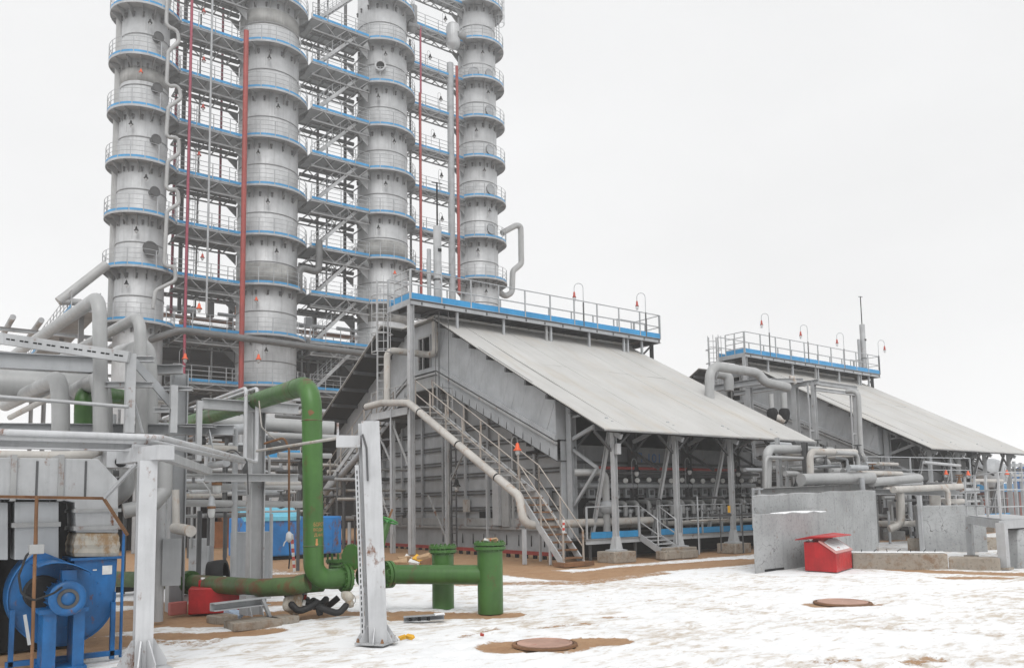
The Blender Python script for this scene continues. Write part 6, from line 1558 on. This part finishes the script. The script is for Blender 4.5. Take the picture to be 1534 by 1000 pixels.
rp([(1063, 600, 33), (1063, 547, 33), (1135, 558, 35), (1146, 572, 35), (1180, 580, 36)], 0.20, LAG, 'big white pipe bridging from behind the furnace roof to the tall frame', 0.6)
rp([(1075, 559, 36), (1092, 562, 36), (1092, 585, 36)], 0.22, LAG, 'short white elbow behind the central furnace roof', 0.4)
rp([(1155, 590, 34), (1156, 613, 34)], 0.11, LAG, 'left one of two short upright pipes on the frame', None)
rp([(1174, 588, 34), (1175, 614, 34)], 0.13, LAG, 'right one of two short upright pipes on the frame', None)
t = thing('relief_valve', 'dark relief valve pair under the two short upright pipes', 'valve', at(1165, 620, 34))
for px in (1157, 1175): MB().lathe([(0.05,0.3),(0.2,0.2),(0.24,0.05),(0.2,-0.2),(0.08,-0.4)], at(px, 620, 34), 12).build('body', VOID, t)
MB().tube([at(1157, 622, 34), at(1175, 630, 34)], 0.16, 10).build('bend', LAGR, t)
rp([(1183, 566, 37), (1188, 566, 37), (1191, 575, 37)], 0.12, LAGR, 'small rusty vent bend poking up by the far roof', 0.2)
rp([(1268, 586, 33.6), (1286, 586, 33.2), (1288, 640, 33.2), (1290, 678, 33.2), (1297, 690, 33.2)], 0.10, LAG, 'grey drop pipe along the right leg of the tall frame', 0.35)
rp([(1149, 740, 26.5), (1149, 672, 26.5), (1206, 673, 28)], 0.15, LAG, 'pale elbow pipe under the right corner of the central roof', 0.3)
rp([(1147, 735, 26), (1147, 684, 26), (1200, 686, 27.5), (1260, 679, 30)], 0.055, LAG, 'thin bent pipe just right of the burner row', 0.2)
rp([(1215, 736, 26.5), (1213, 676, 26.5), (1281, 677, 28.6)], 0.115, LAGR, 'rust stained elbow pipe standing behind the concrete wall', 0.28)
rp([(1222, 690, 29), (1241, 687, 29), (1243, 712, 29)], 0.09, LAG, 'small grey elbow pipe beyond the rust stained elbow', 0.2)
rp([(1170, 705, 28), (1278, 708, 31)], 0.17, LAG, 'thick level pipe behind the concrete wall, upper', None)
rp([(1200, 718, 26), (1306, 715, 28)], 0.20, LAG, 'thickest level pipe just over the concrete wall', None)
rp([(1280, 707, 30), (1375, 712, 34)], 0.10, LAG, 'level grey pipe running right from behind the wall', None)
rp([(1305, 722, 28), (1377, 716, 30.5)], 0.16, LAG, 'round ended pale pipe pointing right over the wall', None)
rp([(1338, 733, 28), (1440, 728, 31)], 0.12, LAGR, 'long pale pipe right of the concrete wall', None)
rp([(1348, 732, 28.5), (1350, 760, 28.5), (1350, 785, 28.5), (1332, 792, 28.5)], 0.13, LAGR, 'rust stained pipe elbow dropping to the ground right of the wall', 0.3)
rp([(1400, 735, 31), (1402, 775, 31), (1380, 790, 31)], 0.2, LAGR, 'rusty fat pipe elbow before the far furnace', 0.5)
rp([(1408, 730, 30), (1420, 733, 30), (1421, 760, 30)], 0.09, LAGR, 'short drop pipe by the concrete tank', 0.2)
rp([(1252, 685, 28.2), (1269, 687, 28.2), (1270, 722, 28.2)], 0.045, G, 'thin drain pipe dropping before the thickest level pipe', 0.1)
for px, y0, y1, D, r_, lab in ((1164, 655, 740, 27.2, 0.12, 'pale upright just inside the right end of the roof'), (1205, 662, 738, 27.6, 0.16, 'dark upright under the right corner of the roof'), (1178, 690, 740, 27.8, 0.09, 'grey upright between the two roof corner uprights')):
    a, c = at(px, y0, D), at(px, y1, D); tag(MB().ibeam(V((a.x, a.y, 0)), a, r_, r_, 0.014, V((1,0,0))).build('steel_upright', GD if r_ > .15 else GL), lab, 'post', 'uprights at the roof corner')
a, c = at(1143, 736, 24.5), at(1309, 728, 28.6); tag(MB().channel(a, c, 0.2, 0.22).build('channel_beam', GR), 'rust streaked channel beam lying along the top of the concrete wall', 'beam')
a, c = at(1306, 736, 28.4), at(1440, 738, 31); tag(MB().channel(a, c, 0.2, 0.2).build('channel_beam', GL), 'pale beam carrying pipes right of the concrete wall', 'beam')
# small frame left of the wall
t = thing('rail_frame', 'small grey ladder frame at the right end of the burner platform', 'frame', at(1130, 780, 23.5))
for px in (1128, 1137): MB().bar(at(px, 730, 24.5), at(px+1, 790, 24.5), 0.06, 0.06, V((1,0,0))).build('post', G, t)
for py in (732, 745, 757): MB().bar(at(1127, py, 24.5), at(1143, py, 24.5), 0.05, 0.05).build('bar', G, t)
# walkway on pipe bridge toward the far furnace
t = thing('pipe_walkway', 'railed pipe walkway in front of the far furnace', 'walkway', at(1380, 720, 33))
a, c = at(1296, 735, 32), at(1440, 735, 34.5); z = 1.9
A_, C_ = at(1300, 722, 32.5), at(1455, 722, 35.5); A_.z = C_.z = (A_.z+C_.z)/2
MB().bar(A_-ZUP*0.06, C_-ZUP*0.06, 0.8, 0.1).build('deck', GL, t)
railing(t, [A_, C_], 1.05, 1.3, 0.05, G, (0.5,))
for f in (0.05, 0.5, 0.95): p = A_.lerp(C_, f); MB().ibeam(V((p.x, p.y, 0)), p-ZUP*.1, 0.15, 0.15, 0.012, V((1,0,0))).build('leg', GL, t)
a, c = at(1384, 692, 31), at(1438, 697, 33.5); pipe('handrail_pipe', 'pale level pipe carried high in front of the far furnace', [a, c], 0.06, GL, n=10)
# clutter of valves and pumps under the far furnace's near end
rr = random.Random(31)
t = thing('manifold', 'crowded valve manifold at the near end of the far furnace', 'manifold', at(1345, 765, 36))
for k in range(34):
    p = at(rr.uniform(1322, 1440), rr.uniform(740, 786), rr.uniform(33.5, 37))
    if p.z < 0.1: continue
    kind = k % 4
    if kind == 0: MB().cyl(p, p+V((rr.uniform(.5,1.4),0,0)), rr.uniform(.06,.14), n=10).build('pipe_run', rr.choice([LAG, LAGR, GD]), t)
    elif kind == 1: MB().cyl(p, p+ZUP*rr.uniform(.3,.9), rr.uniform(.05,.1), n=10).build('pipe_riser', rr.choice([LAG, GD, G]), t)
    elif kind == 2: MB().lathe([(0.02,-.2),(.15,-.15),(.18,0),(.1,.15),(.03,.3)], p, 12).build('valve', rr.choice([GD, VOID, LAGR]), t)
    else: MB().cbox(p, rr.uniform(.2,.5), .3, rr.uniform(.2,.5)).build('box', rr.choice([G, GD]), t)
for k in range(4): MB().bar(V((t.location.x-1.5+k*1.4, t.location.y, 0)), V((t.location.x-1.5+k*1.4, t.location.y, 2.2)), .1, .1, V((1,0,0))).build('leg', GD, t)
for px, py, nm in ((1419, 707, 'left'), (1452, 708, 'middle'), (1510, 707, 'right')):
    a = at(px, py, 34); put_lamp('orange', (a.x-0.3, a.y, a.z), 'orange lamp before the far furnace columns, %s one' % nm, sc=0.6, group='orange lamps by the far furnace')

# ---- far right distance
t = thing('far_building', 'low red brown building with a bright blue roof edge at the far right', 'building', (70, 30, 0))
a, c = at(1478, 760, 62), at(1640, 760, 70)
zb, zt = at(1500, 736, 64).z, at(1500, 724, 64).z
MB().box(a.x, a.x+30, a.y, a.y+8, 0, zb).build('wall', paint('red_brown_wall', (0.24,0.07,0.05), 0.7, 0.2), t)
MB().box(a.x-.3, a.x+30.3, a.y-.3, a.y+8.3, zb, zt).build('roof_edge', BLUE, t)
for k in range(10): MB().bar((a.x+0.8+k*2.4, a.y-0.1, 0), (a.x+0.8+k*2.4, a.y-0.1, zb), 0.15, 0.15, V((1,0,0))).build('pilaster', GD, t)
t = thing('blue_tank', 'bright blue tank peeping in at the right edge', 'tank', at(1535, 722, 60))
a = at(1548, 716, 60); MB().cyl((a.x-1.2, a.y, a.z), (a.x+3, a.y, a.z), 1.0, n=20).build('shell', BOXB, t)
for dx in (-0.6, 2): MB().bar((a.x+dx, a.y, 0), (a.x+dx, a.y, a.z-0.8), 0.3, 0.3, V((1,0,0))).build('leg', GD, t)
t = thing('far_rack', 'distant grey pipe rack under the right end of the far roof', 'pipe rack', at(1500, 720, 58))
rr = random.Random(8)
for k in range(7): p = at(1482+k*10, 740, 57); MB().bar(V((p.x, p.y, 0)), V((p.x, p.y, at(1482, 690+rr.uniform(0,14), 57).z)), 0.18, 0.18, V((1,0,0))).build('post', G, t)
for py in (696, 703, 711, 718): MB().bar(at(1470, py, 57), at(1600, py+1, 57), 0.16, 0.2).build('pipe_run', rr.choice([G, GD, LAG]), t)
t = thing('grey_vessel', 'pale grey vessel glimpsed under the right end of the far roof', 'vessel', at(1485, 715, 55))
a = at(1485, 708, 55); MB().lathe([(0.05,-1.4),(0.9,-1.2),(1.0,0),(0.9,0.9),(0.05,1.0)], a, 18, V((1,0.2,0))).build('shell', G, t)
MB().bar(V((a.x+.3, a.y, 0)), a-ZUP*.8, .3, .3, V((1,0,0))).build('leg', GD, t)

thicket('tangle of pipes behind the tall concrete wall', 1140, 1320, 665, 738, 27, 33, 44, 51, 1.6, mats=[LAG, LAG, G, LAGR, GD])
thicket('pipes and valves under the far platform, right of the tall wall', 1320, 1460, 715, 790, 31, 36, 40, 52, 1.6, mats=[LAG, GD, G, LAGR])
thicket('valves and small pipes along the burner row', 880, 1130, 735, 785, 27.2, 27.9, 16, 53, 0.7, mats=[GD, DARKP, GD, LAGR])

# ================================================================== the foggy air
hz = MB().box(-910, 1510, -310, 1510, -1.0, 55.5).build('haze', None)
hz['kind'] = 'stuff'
hm, hn, hb_ = newmat('thin_fog'); hn.nodes.clear()
ho = hn.nodes.new('ShaderNodeOutputMaterial'); hv = hn.nodes.new('ShaderNodeVolumePrincipled')
hv.inputs['Color'].default_value = (1.0, 1.0, 1.0, 1); hv.inputs['Density'].default_value = 0.0014; hv.inputs['Anisotropy'].default_value = 0.2
hn.links.new(hv.outputs[0], ho.inputs['Volume']); hz.data.materials.append(hm)
